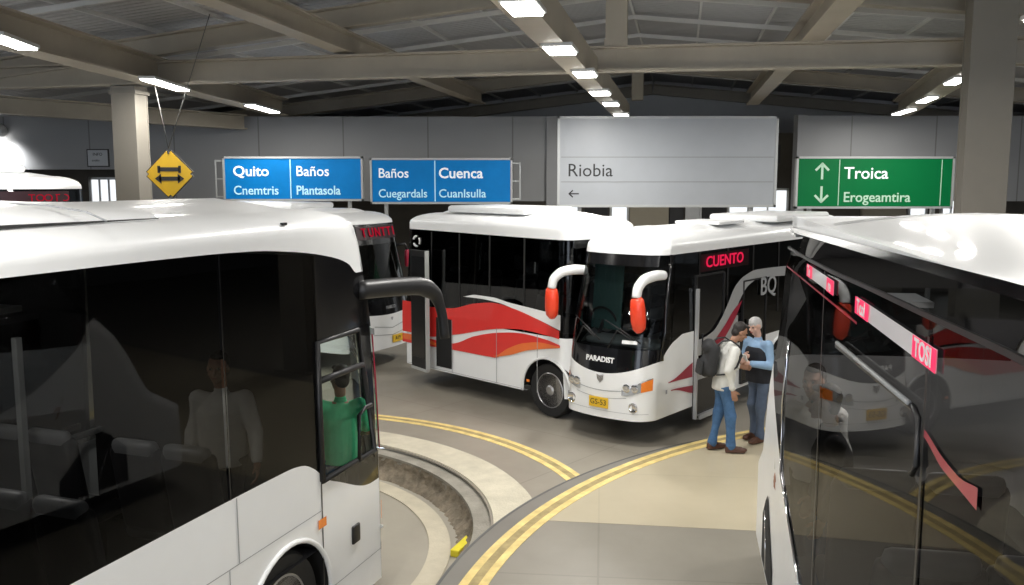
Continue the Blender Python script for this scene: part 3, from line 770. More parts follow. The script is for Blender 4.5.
for zz, heads in ((.085, 0), (-.085, 2)):
    bm = bmesh.new(); quadbox(bm, (0, 0, 0), (.38, .008, .075))
    for q in (-1, 1):
        if heads:
            vs = [bm.verts.new((q * (.20 + a), -.004, b)) for a, b in ((.07, 0), (-.05, .09), (-.05, -.09))]; bm.faces.new(vs if q < 0 else vs[::-1])
        else: quadbox(bm, (q * .19, 0, 0), (.05, .008, .13)); quadbox(bm, (0, 0, .0), (.1, .006, .06))
    o = fin('arrow', bm, M['dark_text'], dd); o.location = (0, -.016, zz)
bm = bmesh.new(); lathe(bm, [(.018, -.03), (.018, 0)], 'y', (0, 0, R * .80), 10); fin('bolt', bm, M['dark_text'], dd)
def local(o, p): return (p[0] - o.location.x, p[1] - o.location.y, p[2] - o.location.z)
for top_ in ((xs(216, 15.9), 15.9, 6.52), (xs(158, 16.75), 16.75, 5.5)):
    bm = bmesh.new(); tube(bm, [(0, 0, R * .97), local(dd, top_)], .008, 6); fin('cable', bm, M['cable'], dd, True)

# ------------------------------------------------------------------ mirrors, seats
def seat(parent, x, y, z, yaw=0., m='seat', dark='seat_dark'):
    e = bpy.data.objects.new('seat', None); COL.objects.link(e); e.parent = parent; e.location = (x, y, z); e.rotation_euler.z = yaw
    bm = bmesh.new(); quadbox(bm, (.0, 0, .43), (.46, .46, .13), None, .05); fin('seat_cushion', bm, M[dark], e, True)
    bm = bmesh.new(); quadbox(bm, (-.24, 0, .80), (.12, .46, .70), Matrix.Rotation(radians(-10), 3, 'Y'), .05); fin('seat_backrest', bm, M[dark], e, True)
    bm = bmesh.new(); quadbox(bm, (-.30, 0, 1.10), (.10, .40, .20), Matrix.Rotation(radians(-10), 3, 'Y'), .045); fin('headrest_cover', bm, M[m], e, True)
    bm = bmesh.new(); quadbox(bm, (0, 0, .18), (.3, .12, .36)); fin('seat_pedestal', bm, M['blackmat'], e)
    return e

# ================================================================== COACH B: white coach facing us
def z_b(v): return v
cB = Coach('coach_bus', 'white coach with red drooping mirrors facing the kerb beside two men', (1.22, 12.44), (-.64, -.768), 0, 8.6, 1.46,
           bottom=.37, zedge=2.74, crown=3.02, rf=.24, rr=.25, bow=.14, tum=.03,
           belt=lambda x, y, sd: (1.00 + .19 * (y / .73) ** 2 if x > -.42 else lin([(-9, 1.12), (-2.35, 1.12), (-2.15, 1.50), (-1.05, 1.50), (-.72, 1.40), (-.30, 1.16)])(x)),
           top=lambda x, y, sd: 2.66, rake=((0, 0), (.5, .02), (1.0, .05), (1.4, .10), (2.7, .42), (3.1, .5)), wheels=(-4.5, -7.2), wr=.46)
r = cB.root
cB.body(M['white']); cB.underbody(.9)
cB.pane('windshield', M['g_mid'], lambda x, y, q: x > -.33, lo=lambda i: 1.36, rows=10)
cB.pane('front_mask', M['black'], lambda x, y, q: x > -.33, hi=lambda i: 1.36, rows=3)
# side glazing from the front pillar back
ends = [-.36, -.72, -1.55, -2.45, -3.35, -4.35, -5.4, -6.4, -7.4, -8.3]
for sd in 'LR':
    for a, b in zip(ends, ends[1:]): cB.pane('side_window', M['g_dark'], (lambda a, b, sd: lambda x, y, q: b - .03 <= x <= a + .03 and (y > 0) == (sd == 'L'))(a, b, sd))
cB.pane('rear_window', M['g_dark'], lambda x, y, q: x < -8.28)
for sd in 'LR':
    sg = 1 if sd == 'L' else -1
    w = .73
    bm = bmesh.new(); pts = [cB.sp('L' if sg > 0 else 'R', -.33, z, .004) for z in (1.2, 1.6, 2.0, 2.4, 2.66)]
    tube(bm, pts, .035, 8); fin('windshield_pillar', bm, M['black'], r, True)
for x in ends[2:-1]: cB.decal('window_seam', M['blackmat'], 'L', x - .03, x + .03, 1.46, 2.66, 2, .006)
for x in (-4.5, -7.2):
    for sd in 'LR': cB.wheel(x, sd)
# windshield black upper band, dashboard, wheel
cB.decal('sun_strip', M['black'], 'F', -.64, .64, 2.50, 2.66, 24, .006)
bm = bmesh.new(); quadbox(bm, (-.62, 0, 1.24), (.75, 1.26, .20), None, .06); fin('dashboard', bm, M['cabin'], r, True)
bm = bmesh.new(); quadbox(bm, (-.58, .1, 1.39), (.42, 1.2, .10), None, .04); fin('dashboard_top', bm, M['cabin_light'], r, True)
bm = bmesh.new(); pts = [(-.78 + .06 * sin(a), -.45 + .22 * cos(a), 1.62 + .2 * sin(a)) for a in [2 * pi * k / 24 for k in range(25)]]
tube(bm, pts, .018, 8); tube(bm, [(-.78, -.45, 1.62), (-.6, -.45, 1.35)], .03, 8); tube(bm, [(-.78, -.67, 1.62), (-.78, -.23, 1.62)], .015, 6); fin('steering_wheel', bm, M['seat_dark'], r, True)
seat(r, -1.35, -.38, .9); seat(r, -1.5, .42, .9)
bm = bmesh.new(); n_ = 14
rows = []
for k in range(n_):
    yy = -.64 + .5 * k / (n_ - 1); rows.append([bm.verts.new((-.72 - .03 * (k % 2) - .1 * (z - 1.4), yy, z)) for z in (1.5, 1.9, 2.45)])
for A, B in zip(rows, rows[1:]):
    for q in range(2): bm.faces.new((A[q], B[q], B[q + 1], A[q + 1]))
fin('cabin_curtain', bm, M['cabin_teal'], r, True)
# wipers
for y0, y1 in ((-.5, -.05), (.1, .56)):
    bm = bmesh.new(); tube(bm, [cB.sp('F', y0, 1.36, .03), cB.sp('F', y0 + .12, 1.62, .03), cB.sp('F', y1 - .1, 1.50, .03)], .010, 6)
    tube(bm, [cB.sp('F', y0 - .1, 1.74, .02), cB.sp('F', (y0 + y1) / 2, 1.6, .02), cB.sp('F', y1, 1.46, .02)], .008, 6); fin('wiper', bm, M['blackmat'], r, True)
# front details
cB.decal('windshield_sticker', M['white_text'], 'F', .30, .52, 1.44, 1.49, 6, .008)
p = cB.sp('F', -.02, 1.19, .012); text('lettering', 'PARADIST', .105, M['white_text'], r, p, (0, 1, 0), (-.1, 0, 1), .003, .003)
for sg in (-1, 1):
    lo_ = lambda u, sg=sg: .72 + .09 * smooth(.36, .76, abs(u)); hi_ = lambda u, sg=sg: .79 + .19 * smooth(.34, .78, abs(u))
    hl = cB.decal('headlight', M['lens'], 'F', sg * .35, sg * .60, lo_, hi_, 14, .012, None, 3)
    cB.decal('headlight_rim', M['chrome'], 'F', sg * .34, sg * .70, lambda u: hi_(u) , lambda u: hi_(u) + .015, 14, .014, hl, 1)
    for u in (.42, .53):
        pc = cB.sp('F', sg * u, .83, .01); bm = bmesh.new(); lathe(bm, [(.055, 0), (.06, .012), (.045, .018), (.001, .008)], 'x', pc, 18); fin('headlight_bulb', bm, M['chrome'], hl, True, 40)
    cB.decal('turn_signal', M['amber'], 'F', sg * .60, sg * .70, lo_, hi_, 8, .014, hl, 2)
    pc = cB.sp('F', sg * .52, .56, .006); bm = bmesh.new(); lathe(bm, [(.07, -.01), (.075, .012), (.06, .014), (.04, -.0), (.001, .0)], 'x', pc, 20)
    fin('fog_light', bm, M['chrome'], r, True, 40)
cB.decal('grille_line', M['grey_text'], 'F', -.50, .50, lambda u: .80 - .05 * (1 - (u / .5) ** 2), lambda u: .812 - .05 * (1 - (u / .5) ** 2), 20, .008)
cB.decal('grille_line', M['grey_text'], 'F', -.42, .42, lambda u: .70 - .05 * (1 - (u / .5) ** 2), lambda u: .708 - .05 * (1 - (u / .5) ** 2), 20, .008)
pc = cB.sp('F', .0, .93, .012)
bm = bmesh.new(); vs = [bm.verts.new((pc.x, pc.y + a, pc.z + b)) for a, b in ((-.06, .05), (0, .035), (.06, .05), (.05, -.02), (0, -.07), (-.05, -.02))]; bm.faces.new(vs); bmesh.ops.solidify(bm, geom=bm.faces[:], thickness=.012); fin('emblem', bm, M['chrome'], r)
pc = cB.sp('F', .0, .585, .02)
bm = bmesh.new(); quadbox(bm, pc, (.015, .32, .15), None, .004); pl = fin('number_plate', bm, M['plate'], r)
text('lettering', 'GS-53', .11, M['dark_text'], pl, (pc.x + .010, pc.y, pc.z), (0, 1, 0), UPV, .001)
cB.decal('bumper_seam', M['grey_text'], 'F', -.68, .68, .47, .475, 20, .006)
# near side (its left, +y)
S = 'L'
cB.decal('pillar_panel', M['black'], S, -.42, -.40, 1.2, 2.6, 2, .004)
uB = lambda x, y: cB.uv(S, x, y)[0]
CB = lambda pts: cB.curve(S, pts, 'm'); UB = lambda x, y: uB(380 + x * .4784, 190 + y * .4786)
zc = cB.uv(S, 725, 260)[1]
p = cB.sp(S, uB(725, 260), zc, .03)
bx = cB.decal('destination_display', M['led_box'], S, uB(701, 262), uB(749, 258), zc - .13, zc + .13, 4, .014)
text('lettering', 'CUENTO', .235, M['led'], bx, p, (-1, 0, 0), UPV, .003, .002, sx=1.3)
# open front door leaf with pale frame
def doorleaf(c, sd, x0, x1, z0, z1, off, m, gm, handle=True, name='door'):
    sg = 1 if sd == 'L' else -1; bm = bmesh.new(); P = lambda x, z: c.sp(sd, x, z, off)
    fr = .028
    for xx in (x0, x1): quadbox(bm, (P(xx, (z0+z1)/2)), (fr, .04, z1 - z0), Matrix.Rotation(0, 3, 'X'))
    for zz in (z0, z1): quadbox(bm, ((x0 + x1) / 2, P(x0, zz).y, zz), (abs(x1 - x0) + fr, .04, fr))
    d = fin(name, bm, m, c.root)
    bm = bmesh.new(); quadbox(bm, ((x0 + x1) / 2, P(x0, z0).y - sg * .005, (z0 + z1) / 2), (abs(x1 - x0) - .02, .015, z1 - z0 - .02)); fin('door_glass', bm, gm, d)
    bm = bmesh.new(); quadbox(bm, (x0 + (x1 - x0) * .2, P(x0, z0).y + sg * .03, (z0 + z1) / 2), (.03, .03, .4), None, .01); fin('handle', bm, M['blackmat'], d, True)
    return d
d1 = doorleaf(cB, S, uB(694.5, 330), uB(722, 330), .18, 2.30, .008, M['blackmat'], M['black'])
box('door_edge', ((uB(694.5, 330) + uB(722, 330)) / 2, .73 + .035, .18), (.62, .05, .07), M['silver'], d1); box('door_edge', (uB(694.5, 330), .73 + .04, 1.15), (.035, .05, 1.95), M['silver'], d1)
d2 = doorleaf(cB, S, uB(741, 320), uB(764, 310), .45, 2.10, .02, M['blackmat'], M['g_dark'])
# silver sweep with crimson streaks
up_ = CB([(662, 312), (690, 296), (708, 270), (722, 240), (740, 200), (758, 180), (785, 166), (850, 158), (900, 155)])
lo2 = CB([(662, 345), (690, 330), (715, 300), (735, 262), (752, 222), (768, 198), (790, 184), (850, 178), (900, 176)])
cB.decal('silver_sweep', M['silver'], S, UB(659, 330), UB(870, 165), lo2, up_, 70, .040)
cB.decal('crimson_streak', M['crimson'], S, UB(668, 345), UB(753, 230), CB([(662, 372), (690, 345), (715, 308), (740, 262), (753, 230)]), CB([(662, 352), (690, 318), (715, 283), (735, 250), (753, 229)]), 30, .044)
zq = cB.uv(S, 700, 378)[1]
cB.decal('body_panel', M['silver'], S, UB(659, 400), UB(740, 400), zq, CB([(662, 372), (690, 345), (715, 308), (740, 262)]), 20, .038)
cB.decal('crimson_streak', M['crimson'], S, UB(600, 405), UB(652, 370), CB([(600, 404), (652, 390)]), CB([(600, 402), (652, 360)]), 10, .012)
cB.decal('crimson_streak', M['crimson'], S, UB(606, 420), UB(652, 415), CB([(606, 420), (652, 424)]), CB([(606, 418), (652, 408)]), 10, .012)
p = cB.sp(S, UB(806, 200), cB.uv(S, 380 + 806 * .4784, 190 + 200 * .4786)[1], .065); text('lettering', 'BQ', .42, M['grey_text'], r, p, (-1, 0, 0), UPV, .003, .004, sx=1.1)
cB.decal('side_marker', M['grey_text'], S, -.62, -.57, .70, .76, 2, .012)
# drooping mirrors
def droop(c, sgn, ybase, reach, drop, scale=1., m='mirror_red', name='wing_mirror', out=1.):
    r = c.root; y0 = sgn * ybase
    base = c.sp('F', y0, 2.38, .0)
    P = [base + Vector(v) for v in ((-.05, 0, 0), (.12, sgn * .05 * out, .015), (.30 * reach, sgn * .12 * out, -.02), (.40 * reach, sgn * .16 * out, -.12), (.42 * reach, sgn * .17 * out, -.26))]
    bm = bmesh.new(); Q = []
    for k in range(len(P) - 1):
        for j in range(5): Q.append(P[k].lerp(P[k + 1], j / 5))
    Q.append(P[-1])
    for _ in range(3): Q = [Q[0]] + [(Q[i - 1] + Q[i] * 2 + Q[i + 1]) / 4 for i in range(1, len(Q) - 1)] + [Q[-1]]
    tube(bm, Q, [.075 - .018 * abs(i / len(Q) - .3) for i in range(len(Q))], 12, up=(0, 1, 0))
    arm = fin('mirror_arm', bm, M['white'], r, True)
    bm = bmesh.new(); c0 = P[-1]
    pr = [(0, .07), (-.03, .095), (-.15, .11), (-.32, .11), (-.42, .095), (-.47, .055), (-.48, .01)]
    tube(bm, [c0 + Vector((-.01 * i, sgn * .006 * i, z * drop)) for i, (z, _) in enumerate(pr)], [q[1] for q in pr], 14, .85, up=(1, 0, 0))
    h = fin(name, bm, M[m], arm, True)
    bm = bmesh.new(); quadbox(bm, c0 + Vector((-.085, 0, -.24)), (.01, .13, .34), None, .004); fin('mirror_glass', bm, M['chrome'], h)
droop(cB, -1, .64, .85, .95, out=1.9); droop(cB, 1, .68, 1.35, 1.0, out=-.3)
# roof vent lines
box('roof_hatch', (-3.2, .0, 3.015), (.9, .8, .05), M['white'], r, None, .015); box('roof_hatch', (-1.6, -.3, 2.985), (.45, .12, .03), M['sign_back'], r, None, .008)
bm = bmesh.new(); quadbox(bm, (-5.6, 0, 3.04), (2.4, 1.3, .12), None, .05); fin('air_conditioner', bm, M['white'], r, True, 40)

# ================================================================== COACH A: side view, red sweep
A0 = Vector((.86, 13.42)); Ad = Vector((-.70, .714)); Ap = Vector((.714, .70)); LA, WA = 4.16, 1.7
fa = A0 + Ad * LA + Ap * WA / 2
cA = Coach('coach_bus', 'white coach seen side-on with red and orange sweeping stripes and dark windows', (fa.x, fa.y), (Ad.x, Ad.y), 0, LA, WA,
           bottom=.36, zedge=2.94, crown=3.2, rf=.22, rr=.22, bow=.03, tum=.02,
           belt=lambda x, y, sd: 1.30, top=lambda x, y, sd: 2.80 + .03 * smooth(-4, 0, x), rake=((0, 0), (1.2, .0), (3, .12)), wheels=(-3.70,), wr=.43)
r = cA.root
cA.body(M['white']); cA.underbody(1.0)
cA.pane('windshield', M['g_dark'], lambda x, y, q: x > -.12)
ends = [-.15, -.9, -1.65, -2.4, -3.2, -4.02]
for sd in 'LR':
    for a, b in zip(ends, ends[1:]): cA.pane('side_window', M['g_dark'], (lambda a, b, sd: lambda x, y, q: b - .03 <= x <= a + .03 and (y > 0) == (sd == 'L'))(a, b, sd))
cA.pane('rear_window', M['g_dark'], lambda x, y, q: x < -3.98)
for x in ends[1:-1]: cA.decal('window_seam', M['blackmat'], 'L', x - .02, x + .02, 1.3, 2.8, 2, .006)
for sd in 'LR': cA.wheel(-3.70, sd)
# livery on near (left) side: u = x ; screen left = front
S = 'L'
f = lambda pts: table(sorted(pts))
C_ = lambda pts: cA.curve(S, pts, 'm')
U_ = lambda x, y=250: cA.uv(S, 380 + x * .4784, 190 + y * .4786)[0]
base = lambda u: 1.29
w_hi = C_([(172, 222), (200, 219), (235, 224), (270, 235), (330, 250), (400, 268), (440, 280)]); w_lo = C_([(172, 222), (210, 227), (250, 236), (275, 246), (330, 270), (385, 298), (440, 330)])
cA.decal('white_sweep', M['white'], S, U_(174), -3.99, w_lo, w_hi, 60, .010)
cA.decal('red_stripe', M['red'], S, -.04, -3.97, C_([(60, 296), (100, 305), (150, 303), (250, 290), (300, 292), (350, 304), (385, 315), (440, 340)]), C_([(60, 232), (100, 243), (148, 247), (200, 237), (240, 236), (275, 246), (330, 270), (385, 300), (440, 330)]), 60, .012)
cA.decal('red_stripe', M['red'], S, -.04, U_(378), C_([(60, 318), (150, 333), (240, 350), (280, 330), (330, 326), (380, 330)]), C_([(60, 300), (148, 320), (200, 305), (250, 298), (300, 300), (350, 313), (380, 326)]), 60, .0135)
cA.decal('orange_stripe', M['orange'], S, U_(238, 300), U_(378), C_([(238, 347), (270, 345), (310, 335), (378, 330)]), C_([(238, 346), (270, 330), (300, 320), (340, 319), (378, 328)]), 50, .015)
cA.decal('orange_stripe', M['orange'], S, -.06, U_(140), C_([(60, 312), (100, 320), (140, 334)]), C_([(60, 300), (100, 311), (140, 333)]), 30, .0145)
cA.decal('door_opening', M['under'], S, U_(119, 300), U_(151, 300), .44, 1.31, 2, .018)
for x in (U_(152, 320), U_(245, 350), U_(330, 380)): cA.decal('panel_seam', M['grey_text'], S, x - .006, x + .006, .38, 1.3, 1, .0165)
cA.decal('skirt_seam', M['grey_text'], S, -.2, -3.3, .385, .392, 4, .0165)
cA.decal('side_marker', M['amber'], S, U_(314, 400), U_(308, 400), .52, .56, 2, .018)
p = cA.sp(S, -.42, 2.62, .015)
bm = bmesh.new()
for k in range(3):
    a0 = radians(20 + 120 * k); tube(bm, [(p.x + (.09) * cos(a0 + q * .25), p.y, p.z + .09 * sin(a0 + q * .25)) for q in range(6)], .018, 6)
fin('emblem', bm, M['white_text'], r, True)
box('lettering_strip', (p.x - .05, p.y, p.z - .18), (.34, .004, .014), M['white_text'], r)
# open door leaf at its front end, swung outwards
bm = bmesh.new()
R3 = Matrix.Rotation(radians(-9), 3, 'Z'); hinge = Vector((-.46, WA / 2 + .09, 0))
def hl(v): return hinge + R3 @ Vector(v)
quadbox(bm, hl((-.27, .0, 1.42)), (.54, .05, 2.12), R3, .01); dl = fin('door', bm, M['blackmat'], r)
bm = bmesh.new(); quadbox(bm, hl((-.27, .028, 1.47)), (.46, .01, 1.8), R3, .003); fin('door_glass', bm, M['black'], dl)
bm = bmesh.new(); quadbox(bm, hl((-.27, .0, .36)), (.54, .06, .05), R3); quadbox(bm, hl((-.545, .0, 1.42)), (.03, .07, 2.12), R3); fin('door_edge', bm, M['sign_frame'], dl)
bm = bmesh.new(); quadbox(bm, (-2.0, 0, 3.2), (1.9, 1.2, .12), None, .05); fin('air_conditioner', bm, M['white'], r, True, 40)
for k in range(3): seat(r, -1.0 - .85 * k, .55, 1.0); 

# ================================================================== back-left coach, seen from the front
hB = Vector((.9, -.44)).normalized()
cC = Coach('coach_bus', 'white coach parked farther back with red lit destination display, front towards us', (-2.36, 17.70), (hB.x, hB.y), 0, 6.0, 2.25,
           bottom=.40, zedge=2.86, crown=3.14, rf=.45, rr=.25, bow=.16, tum=.03,
           belt=lambda x, y, sd: (1.06 + .1 * (y / 1.1) ** 2) if x > -.45 else 1.25, top=lambda x, y, sd: 2.84, rake=((0, 0), (1.0, .04), (1.4, .10), (2.8, .40), (3.2, .45)), wheels=(-1.6, -4.6), wr=.46)
r = cC.root; cC.body(M['white']); cC.underbody(.9)
cC.pane('windshield', M['g_mid'], lambda x, y, q: x > -.33, lo=lambda i: 1.36, rows=8)
cC.pane('front_mask', M['black'], lambda x, y, q: x > -.33, hi=lambda i: 1.36, rows=3)
ends = [-.36, -1.2, -2.2, -3.2, -4.2, -5.8]
for sd in 'LR':
    for a, b in zip(ends, ends[1:]): cC.pane('side_window', M['g_dark'], (lambda a, b, sd: lambda x, y, q: b - .03 <= x <= a + .03 and (y > 0) == (sd == 'L'))(a, b, sd))
cC.pane('rear_window', M['g_dark'], lambda x, y, q: x < -5.75)
for x in (-1.6, -4.6):
    for sd in 'LR': cC.wheel(x, sd)
db = cC.decal('destination_display', M['led_box'], 'F', -.62, .86, 2.54, 2.80, 16, .01)
cC.decal('sun_strip', M['black'], 'F', -1.0, 1.0, 2.44, 2.84, 20, .005)
for k, ch in enumerate('TUNTTI'):
    y = -.42 + .22 * k; p = cC.sp('F', y, 2.67, .025); text('lettering', ch, .25, M['led_dim'], db, p, (0, 1, 0), (-.25, 0, 1), .004, .004)
bm = bmesh.new(); quadbox(bm, (-.6, 0, 1.25), (.6, 1.8, .2), None, .05); fin('dashboard', bm, M['cabin'], r, True)
seat(r, -1.3, -.5, .9); box('cabin_partition', (-1.6, .35, 1.9), (.03, .8, .9), M['cabin_teal'], r)
cC.decal('grille_line', M['grey_text'], 'F', -.55, .55, lambda u: .86 - .08 * (1 - abs(u) / .55), lambda u: .875 - .08 * (1 - abs(u) / .55), 16, .008)
cC.decal('grille_line', M['grey_text'], 'F', -.6, .6, lambda u: .70 - .06 * (1 - abs(u) / .6), lambda u: .712 - .06 * (1 - abs(u) / .6), 16, .008)
for sg in (-1, 1):
    cC.decal('headlight', M['lens'], 'F', sg * .58, sg * 1.0, lambda u: .72 + .06 * smooth(.5, 1, abs(u)), lambda u: .84 + .12 * smooth(.5, 1, abs(u)), 10, .012)
p = cC.sp('F', 0, 1.2, .012); text('lettering', 'MARCO', .09, M['grey_text'], r, p, (0, 1, 0), (-.1, 0, 1), .003)
p = cC.sp('F', .15, .56, .02); bm = bmesh.new(); quadbox(bm, p, (.015, .34, .15)); pl = fin('number_plate', bm, M['plate'], r); text('lettering', 'A19', .11, M['dark_text'], pl, (p.x + .01, p.y, p.z), (0, 1, 0), UPV, .001)
cC.decal('emblem', M['grey_text'], 'F', -.04, .04, lambda u: .93 + abs(u), 1.0, 4, .01)
bm = bmesh.new(); quadbox(bm, (-3.2, 0, 3.17), (2.6, 1.4, .14), None, .06); fin('air_conditioner', bm, M['white'], r, True, 40)
p = cC.sp('F', 1.0, 2.35, .03)
bm = bmesh.new(); tube(bm, [p, p + Vector((.12, .12, .02)), p + Vector((.16, .16, -.1))], .03, 8); am = fin('mirror_arm', bm, M['blackmat'], r, True)
bm = bmesh.new(); quadbox(bm, p + Vector((.16, .16, -.28)), (.08, .14, .36), None, .03); fin('wing_mirror', bm, M['crimson'], am, True)

# ================================================================== far-left coach: roof and display above the near coach
hF = Vector((.5, -.87)).normalized(); rF = Vector((hF.y, -hF.x))
W_ = 2.4
ctr = Vector((-6.1, 12.9)) - Vector((-rF.x, -rF.y)) * 0
lF = Vector((-hF.y, hF.x))     # its left = screen right
fc = Vector((-6.05, 12.95)) - lF * W_ / 2
cD = Coach('coach_bus', 'white coach at the far left edge, only roof and red display above nearer bus', (fc.x, fc.y), (hF.x, hF.y), 0, 7.0, W_,
           bottom=.36, zedge=3.60, crown=3.84, rf=.45, rr=.25, bow=.16, tum=.03,
           belt=lambda x, y, sd: 1.3, top=lambda x, y, sd: 3.57, rake=((0, 0), (1.4, .06), (3.6, .35)), wheels=(-1.7, -5.2), wr=.48)
r = cD.root; cD.body(M['white']); cD.underbody(.95)
cD.pane('windshield', M['g_dark'], lambda x, y, q: x > -.33)
for sd in 'LR':
    for a, b in ((-.36, -2.4), (-2.4, -4.6), (-4.6, -6.8)): cD.pane('side_window', M['g_dark'], (lambda a, b, sd: lambda x, y, q: b - .03 <= x <= a + .03 and (y > 0) == (sd == 'L'))(a, b, sd))
cD.pane('rear_window', M['g_dark'], lambda x, y, q: x < -6.75)
for x in (-1.7, -5.2):
    for sd in 'LR': cD.wheel(x, sd)
db = cD.decal('destination_display', M['led_box'], 'F', .05, 1.0, 3.30, 3.54, 10, .01)
for k, ch in enumerate('TOOTO'):
    p = cD.sp('F', .50 + .11 * k, 3.44, .02); text('lettering', ch, .15, M['led_dim'], db, p, (0, 1, 0), (-.2, 0, 1), .004)
bm = bmesh.new(); quadbox(bm, (-1.9, -.3, 3.86), (2.0, 1.5, .13), None, .07); fin('air_conditioner', bm, M['white'], r, True, 40)

# ================================================================== near-left coach
hL = Vector((.333, .943)); K = 4.2
OFF = .32
def hitL(px, py): d = ray(px, py); t = -K / (d.x - .353 * d.y); return EYE + d * t
def xL(px, py): return -(8.49 - hitL(px, py).y) / .943 - OFF       # local x on the near side
def zL(px, py): return hitL(px, py).z - ZL
BOWL = .30
topL = table(sorted([(xL(p, q), zL(p, q)) for p, q in ((-300, 313.8), (0, 279), (110, 266), (200, 256), (255, 251.5), (295, 252), (333, 257), (352, 264), (362, 272))]))
beltL = table(sorted([(xL(p, q), zL(p, q)) for p, q in ((-200, 727), (70, 585), (237, 497), (270, 480), (290, 470), (303, 466), (314, 469), (326, 479), (336, 481.5), (372, 482))]))
mr = Vector((hL.y, -hL.x)).normalized()
corner = Vector((-1.2, 8.49)); WL = 2.5
mr = mr.to_2d() if hasattr(mr, 'to_2d') and len(mr) == 3 else mr
fcL = corner - mr * WL / 2 + hL * OFF
def bL(x, y, sd): return beltL(x) if y < 0 or x > -.5 else 1.6
def tL(x, y, sd): return topL(x) if (y < 0 or x > -.5) else 3.5
cL = Coach('coach_bus', 'huge white coach with long black windows filling the lower left', (fcL.x, fcL.y), (hL.x, hL.y), ZL, 11.5, WL,
           bottom=.20, zedge=3.60, crown=3.86, rf=.42, rr=.3, bow=BOWL, tum=.02, redge=.42,
           belt=lambda x, y, sd: bL(x, y, sd) if x < -.3 else beltL(-.3), top=lambda x, y, sd: tL(x, y, sd) if x < -.2 else topL(-.2),
           rake=((0, 0), (1.5, .03), (2.6, .12), (3.4, .42), (3.8, .75)), wheels=(-2.05, -8.6), wr=.52)
r = cL.root; cL.body(M['white']); cL.underbody(.40 + .5)
S = 'R'
xd0, xd1 = -.60, -1.54     # clear door window span
def tst(x0, x1, right=True): return lambda x, y, q: x0 <= x <= x1 and ((y < 0) == right)
cL.pane('windshield', M['g_clear'], lambda x, y, q: x > -.28, rows=10)
cL.pane('side_window', M['g_tint'], tst(-2.77, xd1 + .03), rows=6)
cL.pane('side_window', M['g_tint'], tst(-5.4, -2.73), rows=6)
cL.pane('side_window', M['g_tint'], tst(-8.2, -5.35), rows=6)
cL.pane('side_window', M['g_tint'], tst(-11.1, -8.15), rows=6)
cL.pane('door_lower_glass', M['g_dark'], tst(xd1 - .03, -.27), hi=lambda i: 1.48)
cL.pane('door_upper_panel', M['black'], tst(xd1 - .03, -.27), lo=lambda i: 2.68)
cL.pane('door_window', M['g_clear'], tst(xd1 - .03, -.27), lo=lambda i: 1.48, hi=lambda i: 2.68)
for a, b in ((-3.0, -.28), (-5.4, -2.95), (-8.2, -5.35), (-11.1, -8.15)): cL.pane('side_window', M['g_far'], tst(a, b, False))
cL.pane('rear_window', M['g_dark'], lambda x, y, q: x < -11.05)
for x in (-2.05, -8.6):
    for sd in 'LR': cL.wheel(x, sd)
# door window frame, bar and grab rail
def framebar(c, sd, pts, rad, m, name, off=.01, parent=None, flat=1.):
    bm = bmesh.new(); tube(bm, [c.sp(sd, a, b, off) for a, b in pts], rad, 8); return fin(name, bm, m, parent or c.root, True)
cL.decal('window_frame', M['black'], S, -.85, xd0 + .04, lambda u: 2.68 - 1.25 * smooth(-.85, -.58, u), 2.70, 14, .008)
framebar(cL, S, [(xd1, 1.50), (xd1, 2.68), (-.84, 2.68), (-.74, 2.2), (xd0, 1.50), (xd1, 1.50)], .028, M['blackmat'], 'window_frame')
framebar(cL, S, [(xd1, 2.355), (-.78, 2.355)], .030, M['blackmat'], 'window_bar')
framebar(cL, S, [cL.uv(S, 357, 461), cL.uv(S, 357, 415), cL.uv(S, 364, 407), cL.uv(S, 370, 404)], .020, M['blackmat'], 'grab_rail', .03)
# pillar ribbon around the front corner
cL.decal('window_seam', M['black'], S, -2.757, -2.745, lambda u: beltL(u), lambda u: topL(u), 2, .006)
sm = [zL(241, 562), zL(325, 507)]
cL.decal('panel_seam', M['grey_text'], S, -3.9, -1.54, 1.242, 1.250, 3, .005)
xs1 = xL(237, 520)
cL.decal('panel_seam', M['grey_text'], S, xs1 - .006, xs1 + .006, 1.25, 1.74, 2, .005)
cL.decal('panel_seam', M['grey_text'], S, xs1 - .12, xs1 - .11, .22, 1.24, 2, .005)
cL.decal('door_seam', M['blackmat'], S, -1.555, -1.54, .22, 1.5, 2, .005); cL.decal('door_seam', M['grey_text'], S, -.475, -.462, .22, 1.45, 2, .005)
cL.decal('door_seam', M['grey_text'], S, -1.54, -.47, .50, .508, 2, .005)
cL.decal('side_marker', M['amber'], S, xL(317, 524), xL(325, 518), 1.10, 1.18, 3, .012)
bm = bmesh.new(); p = cL.sp(S, xL(355, 533), .83, .005); quadbox(bm, p, (.13, .03, .17), None, .012); fin('door_handle', bm, M['blackmat'], r, True)
cL.decal('turn_signal', M['amber'], S, -.36, -.28, .80, .98, 3, .012)
framebar(cL, S, [(-.44, .72), (-.36, .72), (-.30, .73)], .025, M['white'], 'bumper_lip', -.0)
# crimson edge of windshield pillar
framebar(cL, S, [(-.30, 1.5), (-.31, 2.2), (-.32, 2.6)], .008, M['crimson'], 'pillar_light')
